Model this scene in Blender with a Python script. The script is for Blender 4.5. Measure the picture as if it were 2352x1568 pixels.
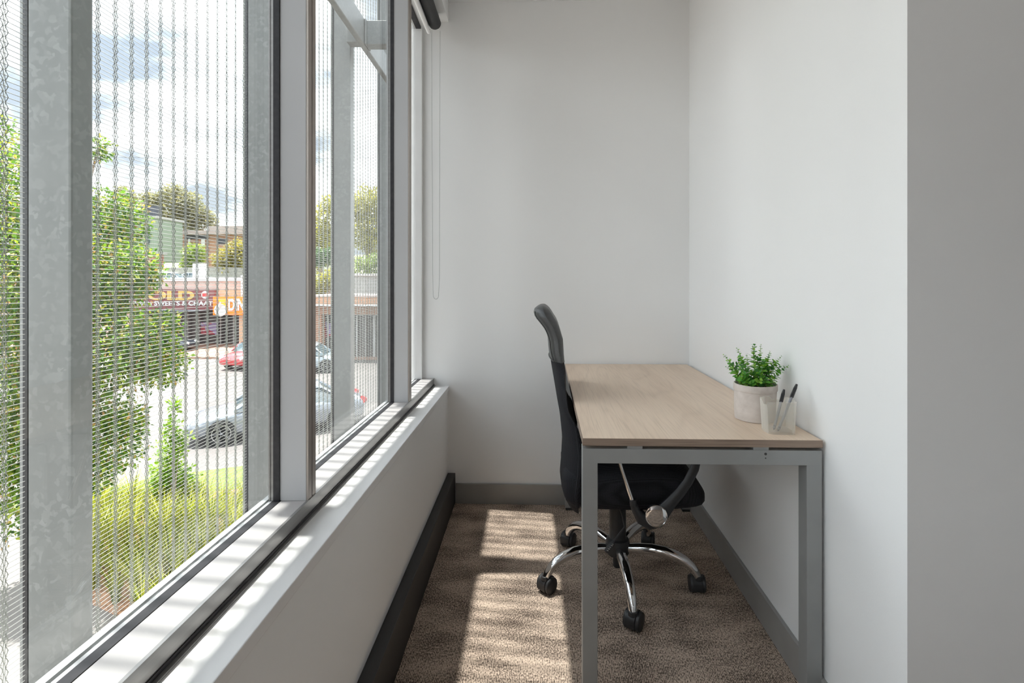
import bpy, bmesh, math, random
import numpy as np
from mathutils import Vector, Matrix
R = math.radians
PI = math.pi
for o in list(bpy.data.objects):
    bpy.data.objects.remove(o)
scn = bpy.context.scene
col = scn.collection

# ------------------------------------------------------------------ camera
F, CX, CY, EYE = 1176.0, 1218.0, 655.0, 1.135      # focal length and principal point of the photograph (2352 x 1568)
YAW = R(1.948)
cam = bpy.data.cameras.new('camera'); camo = bpy.data.objects.new('camera', cam); col.objects.link(camo)
cam.sensor_width = 36.0; cam.sensor_fit = 'HORIZONTAL'
cam.lens = F / 2352 * 36.0
cam.shift_x = -(CX - 1176) / 2352
cam.shift_y = -(784 - CY) / 2352
cam.clip_start = 0.02; cam.clip_end = 600
camo.location = (0, 0, EYE)
camo.rotation_euler = (R(90), 0, YAW)
scn.camera = camo
scn.view_settings.view_transform = 'Standard'
scn.view_settings.look = 'None'
scn.view_settings.gamma = 1
scn.view_settings.use_curve_mapping = False
scn.view_settings.exposure = 0.6

# ------------------------------------------------------------------ sky
SKY_GAIN = 1.95
wd = bpy.data.worlds.new('sky'); scn.world = wd; wd.use_nodes = True
nt = wd.node_tree; nt.nodes.clear()
def wn(t): return nt.nodes.new(t)
wo = wn('ShaderNodeOutputWorld'); bg = wn('ShaderNodeBackground'); nt.links.new(bg.outputs[0], wo.inputs[0])
tc = wn('ShaderNodeTexCoord'); sx = wn('ShaderNodeSeparateXYZ'); nt.links.new(tc.outputs['Generated'], sx.inputs[0])
zr = wn('ShaderNodeMapRange'); zr.inputs[1].default_value = 0.0; zr.inputs[2].default_value = 0.5
nt.links.new(sx.outputs[2], zr.inputs[0])
blue = wn('ShaderNodeMixRGB'); nt.links.new(zr.outputs[0], blue.inputs[0])
blue.inputs[1].default_value = (0.31, 0.335, 0.365, 1); blue.inputs[2].default_value = (0.255, 0.31, 0.40, 1)
mp = wn('ShaderNodeMapping'); mp.inputs['Scale'].default_value = (1.0, 1.0, 2.4); mp.inputs['Location'].default_value = (1.3, 0.4, 0.2)
nt.links.new(tc.outputs['Generated'], mp.inputs[0])
nz = wn('ShaderNodeTexNoise'); nz.inputs['Scale'].default_value = 3.2; nz.inputs['Detail'].default_value = 7; nz.inputs['Roughness'].default_value = 0.56
nt.links.new(mp.outputs[0], nz.inputs['Vector'])
cr = wn('ShaderNodeMapRange'); cr.inputs[1].default_value = 0.40; cr.inputs[2].default_value = 0.74
cr.interpolation_type = 'SMOOTHSTEP'
nt.links.new(nz.outputs[0], cr.inputs[0])
cl = wn('ShaderNodeMixRGB'); nt.links.new(cr.outputs[0], cl.inputs[0])
nt.links.new(blue.outputs[0], cl.inputs[1]); cl.inputs[2].default_value = (3.85, 3.95, 4.10, 1)
gr = wn('ShaderNodeMapRange'); gr.inputs[1].default_value = -0.02; gr.inputs[2].default_value = 0.0
nt.links.new(sx.outputs[2], gr.inputs[0])
gm = wn('ShaderNodeMixRGB'); nt.links.new(gr.outputs[0], gm.inputs[0])
gm.inputs[1].default_value = (0.4, 0.38, 0.35, 1); nt.links.new(cl.outputs[0], gm.inputs[2])
nt.links.new(gm.outputs[0], bg.inputs[0]); bg.inputs[1].default_value = SKY_GAIN

# ------------------------------------------------------------------ sun (the window wall is turned 2.09 degrees from the desk wall)
WA = R(2.09)
def W(l, u, z):
    """window-wall frame: l = metres out from the camera towards the window, u = metres along the wall"""
    s, c = math.sin(WA), math.cos(WA)
    return Vector((-l * c - u * s, -l * s + u * c, z))
sd = W(-0.290, -0.043, -1.0) - W(0, 0, 0)
sun = bpy.data.lights.new('sun', 'SUN'); suno = bpy.data.objects.new('sun', sun); col.objects.link(suno)
sun.energy = 14.0; sun.angle = R(0.53); sun.color = (1.0, 0.975, 0.94)
suno.rotation_euler = sd.to_track_quat('-Z', 'Y').to_euler()
suno.location = (-6, 4, 12)

# ------------------------------------------------------------------ pixel helpers: where a point of the photograph lies on a plane of the place
def ray(x, y):
    a = (x - CX) / F; b = -(y - CY) / F
    s, c = math.sin(YAW), math.cos(YAW)
    return Vector((a * c - s, a * s + c, b))
ZG = -3.1
def G(x, y, z=ZG):
    r = ray(x, y); t = (z - EYE) / r.z
    return Vector((r.x * t, r.y * t, z))
def PY(x, y, Y):
    r = ray(x, y); t = Y / r.y
    return Vector((r.x * t, Y, EYE + r.z * t))

# ------------------------------------------------------------------ materials
def mat(name, c, rough=0.6, metal=0.0, c2=None, scale=30, stretch=(1, 1, 1), bump=0.0, bscale=None, lo=0.35, hi=0.65,
        detail=3, spec=None, coat=0.0, sheen=0.0, tex='NOISE', coord='Object', distort=0.0, bdist=0.002):
    m = bpy.data.materials.new(name); m.use_nodes = True
    n = m.node_tree.nodes; L = m.node_tree.links
    b = n['Principled BSDF']
    b.inputs['Base Color'].default_value = (*c, 1); b.inputs['Roughness'].default_value = rough
    b.inputs['Metallic'].default_value = metal
    if spec is not None: b.inputs['Specular IOR Level'].default_value = spec
    if coat: b.inputs['Coat Weight'].default_value = coat
    if sheen: b.inputs['Sheen Weight'].default_value = sheen
    if c2 is not None or bump:
        t = n.new('ShaderNodeTexCoord'); mm = n.new('ShaderNodeMapping'); mm.inputs['Scale'].default_value = stretch
        L.new(t.outputs[coord], mm.inputs[0])
    if c2 is not None:
        if tex == 'VORONOI':
            x = n.new('ShaderNodeTexVoronoi'); x.inputs['Scale'].default_value = scale; out = x.outputs['Color']
            sp = n.new('ShaderNodeSeparateColor'); L.new(out, sp.inputs[0]); out = sp.outputs[0]
        else:
            x = n.new('ShaderNodeTexNoise'); x.inputs['Scale'].default_value = scale; x.inputs['Detail'].default_value = detail
            x.inputs['Distortion'].default_value = distort; out = x.outputs[0]
        L.new(mm.outputs[0], x.inputs['Vector'])
        mr = n.new('ShaderNodeMapRange'); mr.inputs[1].default_value = lo; mr.inputs[2].default_value = hi; L.new(out, mr.inputs[0])
        mx = n.new('ShaderNodeMixRGB'); mx.inputs[1].default_value = (*c, 1); mx.inputs[2].default_value = (*c2, 1)
        L.new(mr.outputs[0], mx.inputs[0]); L.new(mx.outputs[0], b.inputs['Base Color'])
    if bump:
        x = n.new('ShaderNodeTexNoise'); x.inputs['Scale'].default_value = bscale or scale; x.inputs['Detail'].default_value = 3
        L.new(mm.outputs[0], x.inputs['Vector'])
        bp = n.new('ShaderNodeBump'); bp.inputs['Strength'].default_value = bump; bp.inputs['Distance'].default_value = bdist
        L.new(x.outputs[0], bp.inputs['Height']); L.new(bp.outputs[0], b.inputs['Normal'])
    return m
M = {}
M['wall'] = mat('wall_paint', (0.862, 0.858, 0.853), 0.7, bump=0.12, bscale=260, bdist=0.001)
M['greywall'] = mat('grey_wall_paint', (0.58, 0.585, 0.59), 0.7, c2=(0.55, 0.555, 0.56), scale=3)  # invented tone for unseen walls, set to control the light they bounce
M['reveal'] = mat('window_paint', (0.82, 0.81, 0.81), 0.45, c2=(0.78, 0.77, 0.77), scale=6)
M['ceil'] = mat('ceiling_paint', (0.74, 0.74, 0.74), 0.8, c2=(0.71, 0.71, 0.71), scale=4)
M['skirt'] = mat('skirting_paint', (0.31, 0.30, 0.285), 0.38, c2=(0.28, 0.27, 0.257), scale=7)
M['duct'] = mat('black_trunking', (0.018, 0.018, 0.019), 0.5, c2=(0.03, 0.03, 0.031), scale=220, lo=0.62, hi=0.8)
M['alu'] = mat('anodised_aluminium', (0.27, 0.262, 0.255), 0.33, 0.6, c2=(0.31, 0.302, 0.295), scale=3, stretch=(1, 1, 40))
M['alu_rail'] = mat('window_rail_paint', (0.47, 0.445, 0.44), 0.42, c2=(0.44, 0.42, 0.415), scale=4)
M['mullion'] = mat('mullion_paint', (0.50, 0.50, 0.51), 0.45, c2=(0.48, 0.48, 0.49), scale=2)
M['bronze'] = mat('mullion_front_metal', (0.40, 0.35, 0.315), 0.35, 0.6, c2=(0.37, 0.325, 0.29), scale=3)
M['gasket'] = mat('rubber_gasket', (0.012, 0.011, 0.014), 0.55, c2=(0.025, 0.022, 0.026), scale=60)
M['desk_metal'] = mat('desk_frame_paint', (0.33, 0.335, 0.33), 0.42, 0.25, c2=(0.30, 0.305, 0.30), scale=9)
M['foot'] = mat('black_foot', (0.02, 0.02, 0.02), 0.6, c2=(0.03, 0.03, 0.03), scale=30)
M['chrome'] = mat('chrome', (0.78, 0.78, 0.78), 0.06, 1.0, c2=(0.74, 0.74, 0.75), scale=3)
M['blk'] = mat('black_plastic', (0.022, 0.022, 0.024), 0.42, c2=(0.028, 0.028, 0.03), scale=60, bump=0.1, bscale=500)
M['leather'] = mat('black_leatherette', (0.042, 0.042, 0.043), 0.38, c2=(0.052, 0.052, 0.053), scale=90, bump=0.15, bscale=350)
M['blindfab'] = mat('blind_fabric', (0.045, 0.045, 0.047), 0.75, c2=(0.055, 0.055, 0.057), scale=200)
M['bead'] = mat('bead_chain_steel', (0.25, 0.25, 0.25), 0.35, 0.6, c2=(0.2, 0.2, 0.2), scale=50)
M['wire'] = mat('stainless_wire', (0.46, 0.455, 0.435), 0.38, 0.45, c2=(0.40, 0.40, 0.38), scale=14)
M['lace'] = mat('stainless_cable', (0.30, 0.31, 0.28), 0.42, 0.65, c2=(0.24, 0.25, 0.225), scale=14)
M['concrete'] = mat('pale_concrete', (0.165, 0.148, 0.136), 0.85, c2=(0.142, 0.127, 0.117), scale=1.2, detail=6, coord='Object')
M['asphalt'] = mat('sun_bleached_asphalt', (0.104, 0.092, 0.088), 0.85, c2=(0.126, 0.112, 0.107), scale=0.35, detail=6)
M['lawn'] = mat('lawn_grass', (0.10, 0.145, 0.025), 0.9, c2=(0.155, 0.20, 0.05), scale=5, detail=8, bump=0.8, bscale=90, bdist=0.02)
M['soil'] = mat('bark_mulch', (0.20, 0.10, 0.05), 0.95, c2=(0.48, 0.26, 0.15), scale=26, detail=5, bump=0.8, bdist=0.02)
M['paving'] = mat('brick_paving', (0.28, 0.155, 0.105), 0.85, c2=(0.34, 0.21, 0.155), scale=3, detail=5)
M['pen_clear'] = mat('pen_barrel', (0.22, 0.225, 0.25), 0.12, c2=(0.30, 0.305, 0.33), scale=40)
M['ink'] = mat('ink_grey', (0.05, 0.05, 0.07), 0.3, c2=(0.07, 0.07, 0.09), scale=40)
M['potcloth'] = mat('canvas_pot', (0.55, 0.485, 0.44), 0.95, c2=(0.64, 0.575, 0.53), scale=28, detail=8, bump=0.5, bscale=60, bdist=0.003)
M['potsoil'] = mat('pot_soil', (0.03, 0.02, 0.015), 0.95, c2=(0.06, 0.04, 0.03), scale=150, bump=0.5)
M['stem'] = mat('green_stem', (0.10, 0.17, 0.03), 0.6, c2=(0.16, 0.22, 0.05), scale=50)
M['bark'] = mat('tree_bark', (0.16, 0.12, 0.09), 0.9, c2=(0.26, 0.21, 0.17), scale=9, bump=0.5)
M['tyre'] = mat('tyre_rubber', (0.015, 0.015, 0.015), 0.75, c2=(0.025, 0.025, 0.025), scale=30)
M['hubcap'] = mat('alloy_wheel', (0.55, 0.55, 0.56), 0.3, 0.8, c2=(0.45, 0.45, 0.46), scale=8)
M['carglass'] = mat('car_glass', (0.04, 0.06, 0.07), 0.05, spec=0.9, c2=(0.06, 0.09, 0.10), scale=2)
M['lamp'] = mat('headlamp', (0.75, 0.78, 0.80), 0.1, c2=(0.6, 0.62, 0.65), scale=9)
M['tail'] = mat('tail_lamp', (0.5, 0.02, 0.02), 0.15, c2=(0.4, 0.02, 0.02), scale=9)
for nm, c in (('silver', (0.25, 0.27, 0.305)), ('red', (0.45, 0.025, 0.03)), ('darkcar', (0.03, 0.035, 0.045)), ('whitecar', (0.75, 0.76, 0.78)), ('bluegrey', (0.36, 0.42, 0.46))):
    M[nm] = mat('car_paint_' + nm, c, 0.22, 0.35 if nm in ('silver', 'bluegrey') else 0.0, coat=0.6, c2=tuple(v * 0.93 for v in c), scale=2)
M['maroon'] = mat('maroon_sign', (0.19, 0.055, 0.055), 0.6, c2=(0.17, 0.05, 0.05), scale=1)
M['gold'] = mat('gold_letter', (0.52, 0.36, 0.10), 0.6, c2=(0.48, 0.33, 0.09), scale=2)
M['white'] = mat('white_paint', (0.60, 0.60, 0.595), 0.6, c2=(0.56, 0.56, 0.555), scale=1.5)
M['orange'] = mat('orange_sign', (0.95, 0.20, 0.01), 0.5, c2=(0.90, 0.24, 0.01), scale=1)
M['yellow'] = mat('yellow_sign', (0.90, 0.45, 0.02), 0.5, c2=(0.85, 0.40, 0.02), scale=1)
M['redwall'] = mat('dull_red_wall', (0.33, 0.15, 0.12), 0.8, c2=(0.28, 0.12, 0.10), scale=2)
M['redspot'] = mat('red_emblem', (0.75, 0.05, 0.05), 0.5, c2=(0.70, 0.05, 0.05), scale=2)
M['cream'] = mat('cream_render', (0.48, 0.34, 0.235), 0.85, c2=(0.44, 0.31, 0.21), scale=1.2)
M['shopdark'] = mat('shop_interior', (0.035, 0.03, 0.032), 0.4, c2=(0.09, 0.07, 0.065), scale=0.9, detail=5)
M['poster'] = mat('window_poster', (0.30, 0.24, 0.40), 0.5, c2=(0.35, 0.05, 0.07), scale=1.2, lo=0.48, hi=0.5)
M['navy'] = mat('dark_roof_box', (0.035, 0.04, 0.055), 0.6, c2=(0.05, 0.055, 0.07), scale=2)
M['palesheet'] = mat('pale_metal_wall', (0.36, 0.375, 0.37), 0.7, c2=(0.33, 0.345, 0.34), scale=1)
M['tileroof'] = mat('pale_tile_roof', (0.38, 0.31, 0.285), 0.8, c2=(0.34, 0.275, 0.255), scale=2.5)
M['fence'] = mat('grey_fence', (0.30, 0.29, 0.28), 0.8, c2=(0.36, 0.35, 0.34), scale=3)
M['hill'] = mat('hill_ground', (0.30, 0.28, 0.22), 0.95, c2=(0.20, 0.25, 0.10), scale=0.25, detail=5)
M['outwall'] = mat('outer_render', (0.55, 0.54, 0.52), 0.85, c2=(0.50, 0.49, 0.47), scale=2)

def galv():
    m = bpy.data.materials.new('galvanised_steel'); m.use_nodes = True
    n = m.node_tree.nodes; L = m.node_tree.links; b = n['Principled BSDF']
    t = n.new('ShaderNodeTexCoord')
    v = n.new('ShaderNodeTexVoronoi'); v.inputs['Scale'].default_value = 75; v.inputs['Randomness'].default_value = 1
    nd = n.new('ShaderNodeTexNoise'); nd.inputs['Scale'].default_value = 40
    ad = n.new('ShaderNodeMixRGB'); ad.blend_type = 'ADD'; ad.inputs[0].default_value = 0.03
    L.new(t.outputs['Object'], nd.inputs['Vector']); L.new(t.outputs['Object'], ad.inputs[1]); L.new(nd.outputs['Color'], ad.inputs[2])
    L.new(ad.outputs[0], v.inputs['Vector'])
    sp = n.new('ShaderNodeSeparateColor'); L.new(v.outputs['Color'], sp.inputs[0])
    mr = n.new('ShaderNodeMapRange'); mr.inputs[1].default_value = 0.55; mr.inputs[2].default_value = 1.0; L.new(sp.outputs[0], mr.inputs[0])
    big = n.new('ShaderNodeTexNoise'); big.inputs['Scale'].default_value = 7; big.inputs['Detail'].default_value = 6; L.new(t.outputs['Object'], big.inputs['Vector'])
    c1 = n.new('ShaderNodeMixRGB'); c1.inputs[1].default_value = (0.225, 0.232, 0.227, 1); c1.inputs[2].default_value = (0.30, 0.307, 0.30, 1)
    L.new(mr.outputs[0], c1.inputs[0])
    m2 = n.new('ShaderNodeMapRange'); m2.inputs[1].default_value = 0.35; m2.inputs[2].default_value = 0.7; m2.inputs[4].default_value = 0.7; L.new(big.outputs[0], m2.inputs[0])
    c2 = n.new('ShaderNodeMixRGB'); c2.inputs[2].default_value = (0.258, 0.262, 0.255, 1); L.new(m2.outputs[0], c2.inputs[0]); L.new(c1.outputs[0], c2.inputs[1])
    L.new(c2.outputs[0], b.inputs['Base Color'])
    b.inputs['Metallic'].default_value = 0.25; b.inputs['Roughness'].default_value = 0.5
    return m
M['galv'] = galv()

def wood(name, edge=False):
    m = bpy.data.materials.new(name); m.use_nodes = True
    n = m.node_tree.nodes; L = m.node_tree.links; b = n['Principled BSDF']
    t = n.new('ShaderNodeTexCoord')
    def nz_(sc, st, det, dist=0):
        mp_ = n.new('ShaderNodeMapping'); mp_.inputs['Scale'].default_value = st; L.new(t.outputs['Object'], mp_.inputs[0])
        x = n.new('ShaderNodeTexNoise'); x.inputs['Scale'].default_value = sc; x.inputs['Detail'].default_value = det; x.inputs['Distortion'].default_value = dist
        L.new(mp_.outputs[0], x.inputs['Vector']); return x
    st = (0.35, 0.35, 9.0) if edge else (1, 0.10, 1)
    broad = nz_(9, (1, 0.10, 1) if not edge else (0.5, 0.5, 3), 4, 0.6)
    fine = nz_(230 if not edge else 40, (1, 0.022, 1) if not edge else (0.2, 0.2, 12), 4)
    # cathedral grain: contour rings of a stretched noise
    ring = nz_(3.4, (1, 0.11, 1), 1, 0.15)
    mul = n.new('ShaderNodeMath'); mul.operation = 'MULTIPLY'; mul.inputs[1].default_value = 34; L.new(ring.outputs[0], mul.inputs[0])
    fr = n.new('ShaderNodeMath'); fr.operation = 'PINGPONG'; fr.inputs[1].default_value = 1; L.new(mul.outputs[0], fr.inputs[0])
    rm = n.new('ShaderNodeMapRange'); rm.inputs[1].default_value = 0.75; rm.inputs[2].default_value = 1.0; rm.inputs[4].default_value = 0.0 if edge else 0.16; L.new(fr.outputs[0], rm.inputs[0])
    dark = (0.46, 0.335, 0.24, 1); light = (0.80, 0.635, 0.49, 1)
    if edge: dark = (0.14, 0.095, 0.07, 1); light = (0.33, 0.245, 0.19, 1)
    c0 = n.new('ShaderNodeMixRGB'); c0.inputs[1].default_value = (0.72, 0.555, 0.42, 1); c0.inputs[2].default_value = light
    mb_ = n.new('ShaderNodeMapRange'); mb_.inputs[1].default_value = 0.35; mb_.inputs[2].default_value = 0.65; L.new(broad.outputs[0], mb_.inputs[0]); L.new(mb_.outputs[0], c0.inputs[0])
    if edge: c0.inputs[1].default_value = (0.27, 0.20, 0.155, 1)
    c1 = n.new('ShaderNodeMixRGB'); c1.inputs[2].default_value = dark
    mf = n.new('ShaderNodeMapRange'); mf.inputs[1].default_value = 0.48; mf.inputs[2].default_value = 0.72; mf.inputs[4].default_value = 0.75 if edge else 0.36; L.new(fine.outputs[0], mf.inputs[0])
    L.new(mf.outputs[0], c1.inputs[0]); L.new(c0.outputs[0], c1.inputs[1])
    c2 = n.new('ShaderNodeMixRGB'); c2.inputs[2].default_value = dark; L.new(rm.outputs[0], c2.inputs[0]); L.new(c1.outputs[0], c2.inputs[1])
    L.new(c2.outputs[0], b.inputs['Base Color']); b.inputs['Roughness'].default_value = 0.42; b.inputs['Specular IOR Level'].default_value = 0.4
    return m
M['wood'] = wood('oak_laminate'); M['woodedge'] = wood('oak_edge_band', True)

def carpet():
    m = bpy.data.materials.new('carpet_tweed'); m.use_nodes = True
    n = m.node_tree.nodes; L = m.node_tree.links; b = n['Principled BSDF']
    t = n.new('ShaderNodeTexCoord')
    def nz_(sc, st, det, rot=0):
        mp_ = n.new('ShaderNodeMapping'); mp_.inputs['Scale'].default_value = st; mp_.inputs['Rotation'].default_value = (0, 0, rot)
        L.new(t.outputs['Object'], mp_.inputs[0])
        x = n.new('ShaderNodeTexNoise'); x.inputs['Scale'].default_value = sc; x.inputs['Detail'].default_value = det
        L.new(mp_.outputs[0], x.inputs['Vector']); return x
    f1 = nz_(240, (1, 0.55, 1), 2); f2 = nz_(6, (1, 1.7, 1), 5)
    wv = n.new('ShaderNodeTexWave'); wv.inputs['Scale'].default_value = 62; wv.inputs['Distortion'].default_value = 2.2; wv.inputs['Detail'].default_value = 2
    wv.inputs['Detail Scale'].default_value = 3
    L.new(t.outputs['Object'], wv.inputs['Vector'])
    s = n.new('ShaderNodeMath'); s.operation = 'MULTIPLY_ADD'; s.inputs[1].default_value = 0.22; L.new(wv.outputs[0], s.inputs[0]); L.new(f1.outputs[0], s.inputs[2])
    s2 = n.new('ShaderNodeMath'); s2.operation = 'MULTIPLY_ADD'; s2.inputs[1].default_value = 0.55; L.new(f2.outputs[0], s2.inputs[0]); L.new(s.outputs[0], s2.inputs[2])
    mr = n.new('ShaderNodeMapRange'); mr.inputs[1].default_value = 0.72; mr.inputs[2].default_value = 1.02; L.new(s2.outputs[0], mr.inputs[0])
    c = n.new('ShaderNodeMixRGB'); c.inputs[1].default_value = (0.085, 0.062, 0.050, 1); c.inputs[2].default_value = (0.60, 0.47, 0.375, 1)
    L.new(mr.outputs[0], c.inputs[0]); L.new(c.outputs[0], b.inputs['Base Color'])
    b.inputs['Roughness'].default_value = 0.95; b.inputs['Specular IOR Level'].default_value = 0.15
    bp = n.new('ShaderNodeBump'); bp.inputs['Strength'].default_value = 0.7; bp.inputs['Distance'].default_value = 0.003
    L.new(s.outputs[0], bp.inputs['Height']); L.new(bp.outputs[0], b.inputs['Normal'])
    return m
M['carpet'] = carpet()

def fabric():
    m = bpy.data.materials.new('black_mesh_fabric'); m.use_nodes = True
    n = m.node_tree.nodes; L = m.node_tree.links; b = n['Principled BSDF']
    t = n.new('ShaderNodeTexCoord')
    v = n.new('ShaderNodeTexVoronoi'); v.inputs['Scale'].default_value = 330; v.inputs['Randomness'].default_value = 0.15
    L.new(t.outputs['Object'], v.inputs['Vector'])
    mr = n.new('ShaderNodeMapRange'); mr.inputs[1].default_value = 0.25; mr.inputs[2].default_value = 0.6; L.new(v.outputs[0], mr.inputs[0])
    c = n.new('ShaderNodeMixRGB'); c.inputs[1].default_value = (0.028, 0.028, 0.033, 1); c.inputs[2].default_value = (0.006, 0.006, 0.008, 1)
    L.new(mr.outputs[0], c.inputs[0]); L.new(c.outputs[0], b.inputs['Base Color'])
    b.inputs['Roughness'].default_value = 0.8; b.inputs['Specular IOR Level'].default_value = 0.25
    bp = n.new('ShaderNodeBump'); bp.inputs['Strength'].default_value = 0.5; bp.inputs['Distance'].default_value = 0.002; bp.invert = True
    L.new(v.outputs[0], bp.inputs['Height']); L.new(bp.outputs[0], b.inputs['Normal'])
    return m
M['fabric'] = fabric()

def glass():
    m = bpy.data.materials.new('window_glass'); m.use_nodes = True
    n = m.node_tree.nodes; L = m.node_tree.links; n.clear()
    o = n.new('ShaderNodeOutputMaterial'); mx = n.new('ShaderNodeMixShader'); tr = n.new('ShaderNodeBsdfTransparent'); g = n.new('ShaderNodeBsdfGlossy')
    fr = n.new('ShaderNodeFresnel'); fr.inputs[0].default_value = 1.45
    tr.inputs[0].default_value = (0.93, 0.95, 0.94, 1); g.inputs['Roughness'].default_value = 0.0
    ge = n.new('ShaderNodeNewGeometry'); io = n.new('ShaderNodeMapRange'); io.inputs[3].default_value = 1.45; io.inputs[4].default_value = 1 / 1.45
    L.new(ge.outputs['Backfacing'], io.inputs[0]); L.new(io.outputs[0], fr.inputs[0])
    L.new(fr.outputs[0], mx.inputs[0]); L.new(tr.outputs[0], mx.inputs[1]); L.new(g.outputs[0], mx.inputs[2]); L.new(mx.outputs[0], o.inputs[0])
    return m
M['glass'] = glass()

def frosted():
    m = bpy.data.materials.new('frosted_plastic'); m.use_nodes = True
    n = m.node_tree.nodes; L = m.node_tree.links; n.clear()
    o = n.new('ShaderNodeOutputMaterial'); mx = n.new('ShaderNodeMixShader'); tr = n.new('ShaderNodeBsdfTransparent')
    b = n.new('ShaderNodeBsdfPrincipled'); b.inputs['Base Color'].default_value = (0.88, 0.86, 0.82, 1); b.inputs['Roughness'].default_value = 0.28
    tl = n.new('ShaderNodeBsdfTranslucent'); tl.inputs[0].default_value = (0.92, 0.90, 0.86, 1)
    m1 = n.new('ShaderNodeMixShader'); m1.inputs[0].default_value = 0.5; L.new(b.outputs[0], m1.inputs[1]); L.new(tl.outputs[0], m1.inputs[2])
    lw = n.new('ShaderNodeLayerWeight'); lw.inputs[0].default_value = 0.35
    mr = n.new('ShaderNodeMapRange'); mr.inputs[3].default_value = 0.15; mr.inputs[4].default_value = 0.75; L.new(lw.outputs['Facing'], mr.inputs[0])
    tr.inputs[0].default_value = (0.97, 0.96, 0.94, 1)
    L.new(mr.outputs[0], mx.inputs[0]); L.new(tr.outputs[0], mx.inputs[1]); L.new(m1.outputs[0], mx.inputs[2]); L.new(mx.outputs[0], o.inputs[0])
    return m
M['frosted'] = frosted()

def leafmat(name, cols, trans=0.35, rough=0.5):
    m = bpy.data.materials.new(name); m.use_nodes = True
    n = m.node_tree.nodes; L = m.node_tree.links; n.clear()
    o = n.new('ShaderNodeOutputMaterial'); b = n.new('ShaderNodeBsdfPrincipled'); tl = n.new('ShaderNodeBsdfTranslucent'); mx = n.new('ShaderNodeMixShader')
    g = n.new('ShaderNodeNewGeometry'); r = n.new('ShaderNodeValToRGB'); L.new(g.outputs['Random Per Island'], r.inputs[0])
    e = r.color_ramp.elements
    while len(e) < len(cols): e.new(0.5)
    for i, c in enumerate(cols):
        e[i].position = i / (len(cols) - 1); e[i].color = (*c, 1)
    b.inputs['Roughness'].default_value = rough
    L.new(r.outputs[0], b.inputs['Base Color'])
    hs = n.new('ShaderNodeHueSaturation'); hs.inputs['Value'].default_value = 1.5; hs.inputs['Saturation'].default_value = 1.1; L.new(r.outputs[0], hs.inputs['Color'])
    L.new(hs.outputs[0], tl.inputs[0])
    mx.inputs[0].default_value = trans; L.new(b.outputs[0], mx.inputs[1]); L.new(tl.outputs[0], mx.inputs[2]); L.new(mx.outputs[0], o.inputs[0])
    return m
M['leaf_near'] = leafmat('street_tree_leaf', [(0.03, 0.075, 0.012), (0.045, 0.11, 0.018), (0.08, 0.165, 0.022), (0.11, 0.21, 0.03), (0.16, 0.27, 0.03), (0.24, 0.33, 0.035), (0.34, 0.36, 0.05), (0.45, 0.24, 0.10)])
M['leaf_sap'] = leafmat('sapling_leaf', [(0.10, 0.20, 0.02), (0.18, 0.30, 0.03), (0.30, 0.40, 0.05)])
M['leaf_gum'] = leafmat('gum_leaf', [(0.13, 0.14, 0.07), (0.20, 0.19, 0.09), (0.28, 0.25, 0.12)])
M['leaf_yel'] = leafmat('yellow_leaf', [(0.17, 0.18, 0.03), (0.30, 0.29, 0.04), (0.43, 0.39, 0.07)])
M['leaf_olive'] = leafmat('olive_leaf', [(0.14, 0.14, 0.03), (0.26, 0.23, 0.05), (0.38, 0.32, 0.08)])
M['leaf_mid'] = leafmat('mid_green_leaf', [(0.10, 0.17, 0.03), (0.19, 0.27, 0.05), (0.32, 0.34, 0.06)])
M['leaf_dark'] = leafmat('dark_green_leaf', [(0.04, 0.08, 0.03), (0.07, 0.13, 0.05), (0.12, 0.19, 0.07)])
M['blade'] = leafmat('strappy_blade', [(0.05, 0.08, 0.01), (0.12, 0.16, 0.015), (0.22, 0.25, 0.03), (0.34, 0.34, 0.05), (0.46, 0.43, 0.14)])
M['leaf_pot'] = leafmat('potted_leaf', [(0.055, 0.20, 0.05), (0.10, 0.32, 0.06), (0.18, 0.44, 0.06), (0.34, 0.58, 0.07)], 0.25, 0.4)

def brick(name, c1, c2, mort, sc=1.0):
    m = bpy.data.materials.new(name); m.use_nodes = True
    n = m.node_tree.nodes; L = m.node_tree.links; b = n['Principled BSDF']
    t = n.new('ShaderNodeTexCoord'); mp_ = n.new('ShaderNodeMapping'); mp_.inputs['Rotation'].default_value = (R(90), 0, 0); L.new(t.outputs['Object'], mp_.inputs[0])
    x = n.new('ShaderNodeTexBrick'); x.inputs['Scale'].default_value = sc; x.inputs['Brick Width'].default_value = 0.24; x.inputs['Row Height'].default_value = 0.086
    x.inputs['Mortar Size'].default_value = 0.008
    x.inputs['Color1'].default_value = (*c1, 1); x.inputs['Color2'].default_value = (*c2, 1); x.inputs['Mortar'].default_value = (*mort, 1)
    L.new(mp_.outputs[0], x.inputs['Vector'])
    nz_ = n.new('ShaderNodeTexNoise'); nz_.inputs['Scale'].default_value = 0.9; nz_.inputs['Detail'].default_value = 6; L.new(t.outputs['Object'], nz_.inputs['Vector'])
    mr = n.new('ShaderNodeMapRange'); mr.inputs[1].default_value = 0.45; mr.inputs[2].default_value = 0.7; mr.inputs[4].default_value = 0.6; L.new(nz_.outputs[0], mr.inputs[0])
    c = n.new('ShaderNodeMixRGB'); c.inputs[2].default_value = (*mort, 1); L.new(mr.outputs[0], c.inputs[0]); L.new(x.outputs[0], c.inputs[1]); L.new(c.outputs[0], b.inputs['Base Color'])
    b.inputs['Roughness'].default_value = 0.9
    return m
M['brick_pale'] = brick('pale_painted_brick', (0.46, 0.30, 0.25), (0.50, 0.37, 0.32), (0.52, 0.46, 0.42))
M['brick_org'] = brick('orange_brick', (0.33, 0.15, 0.08), (0.37, 0.19, 0.105), (0.34, 0.24, 0.18))
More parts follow.
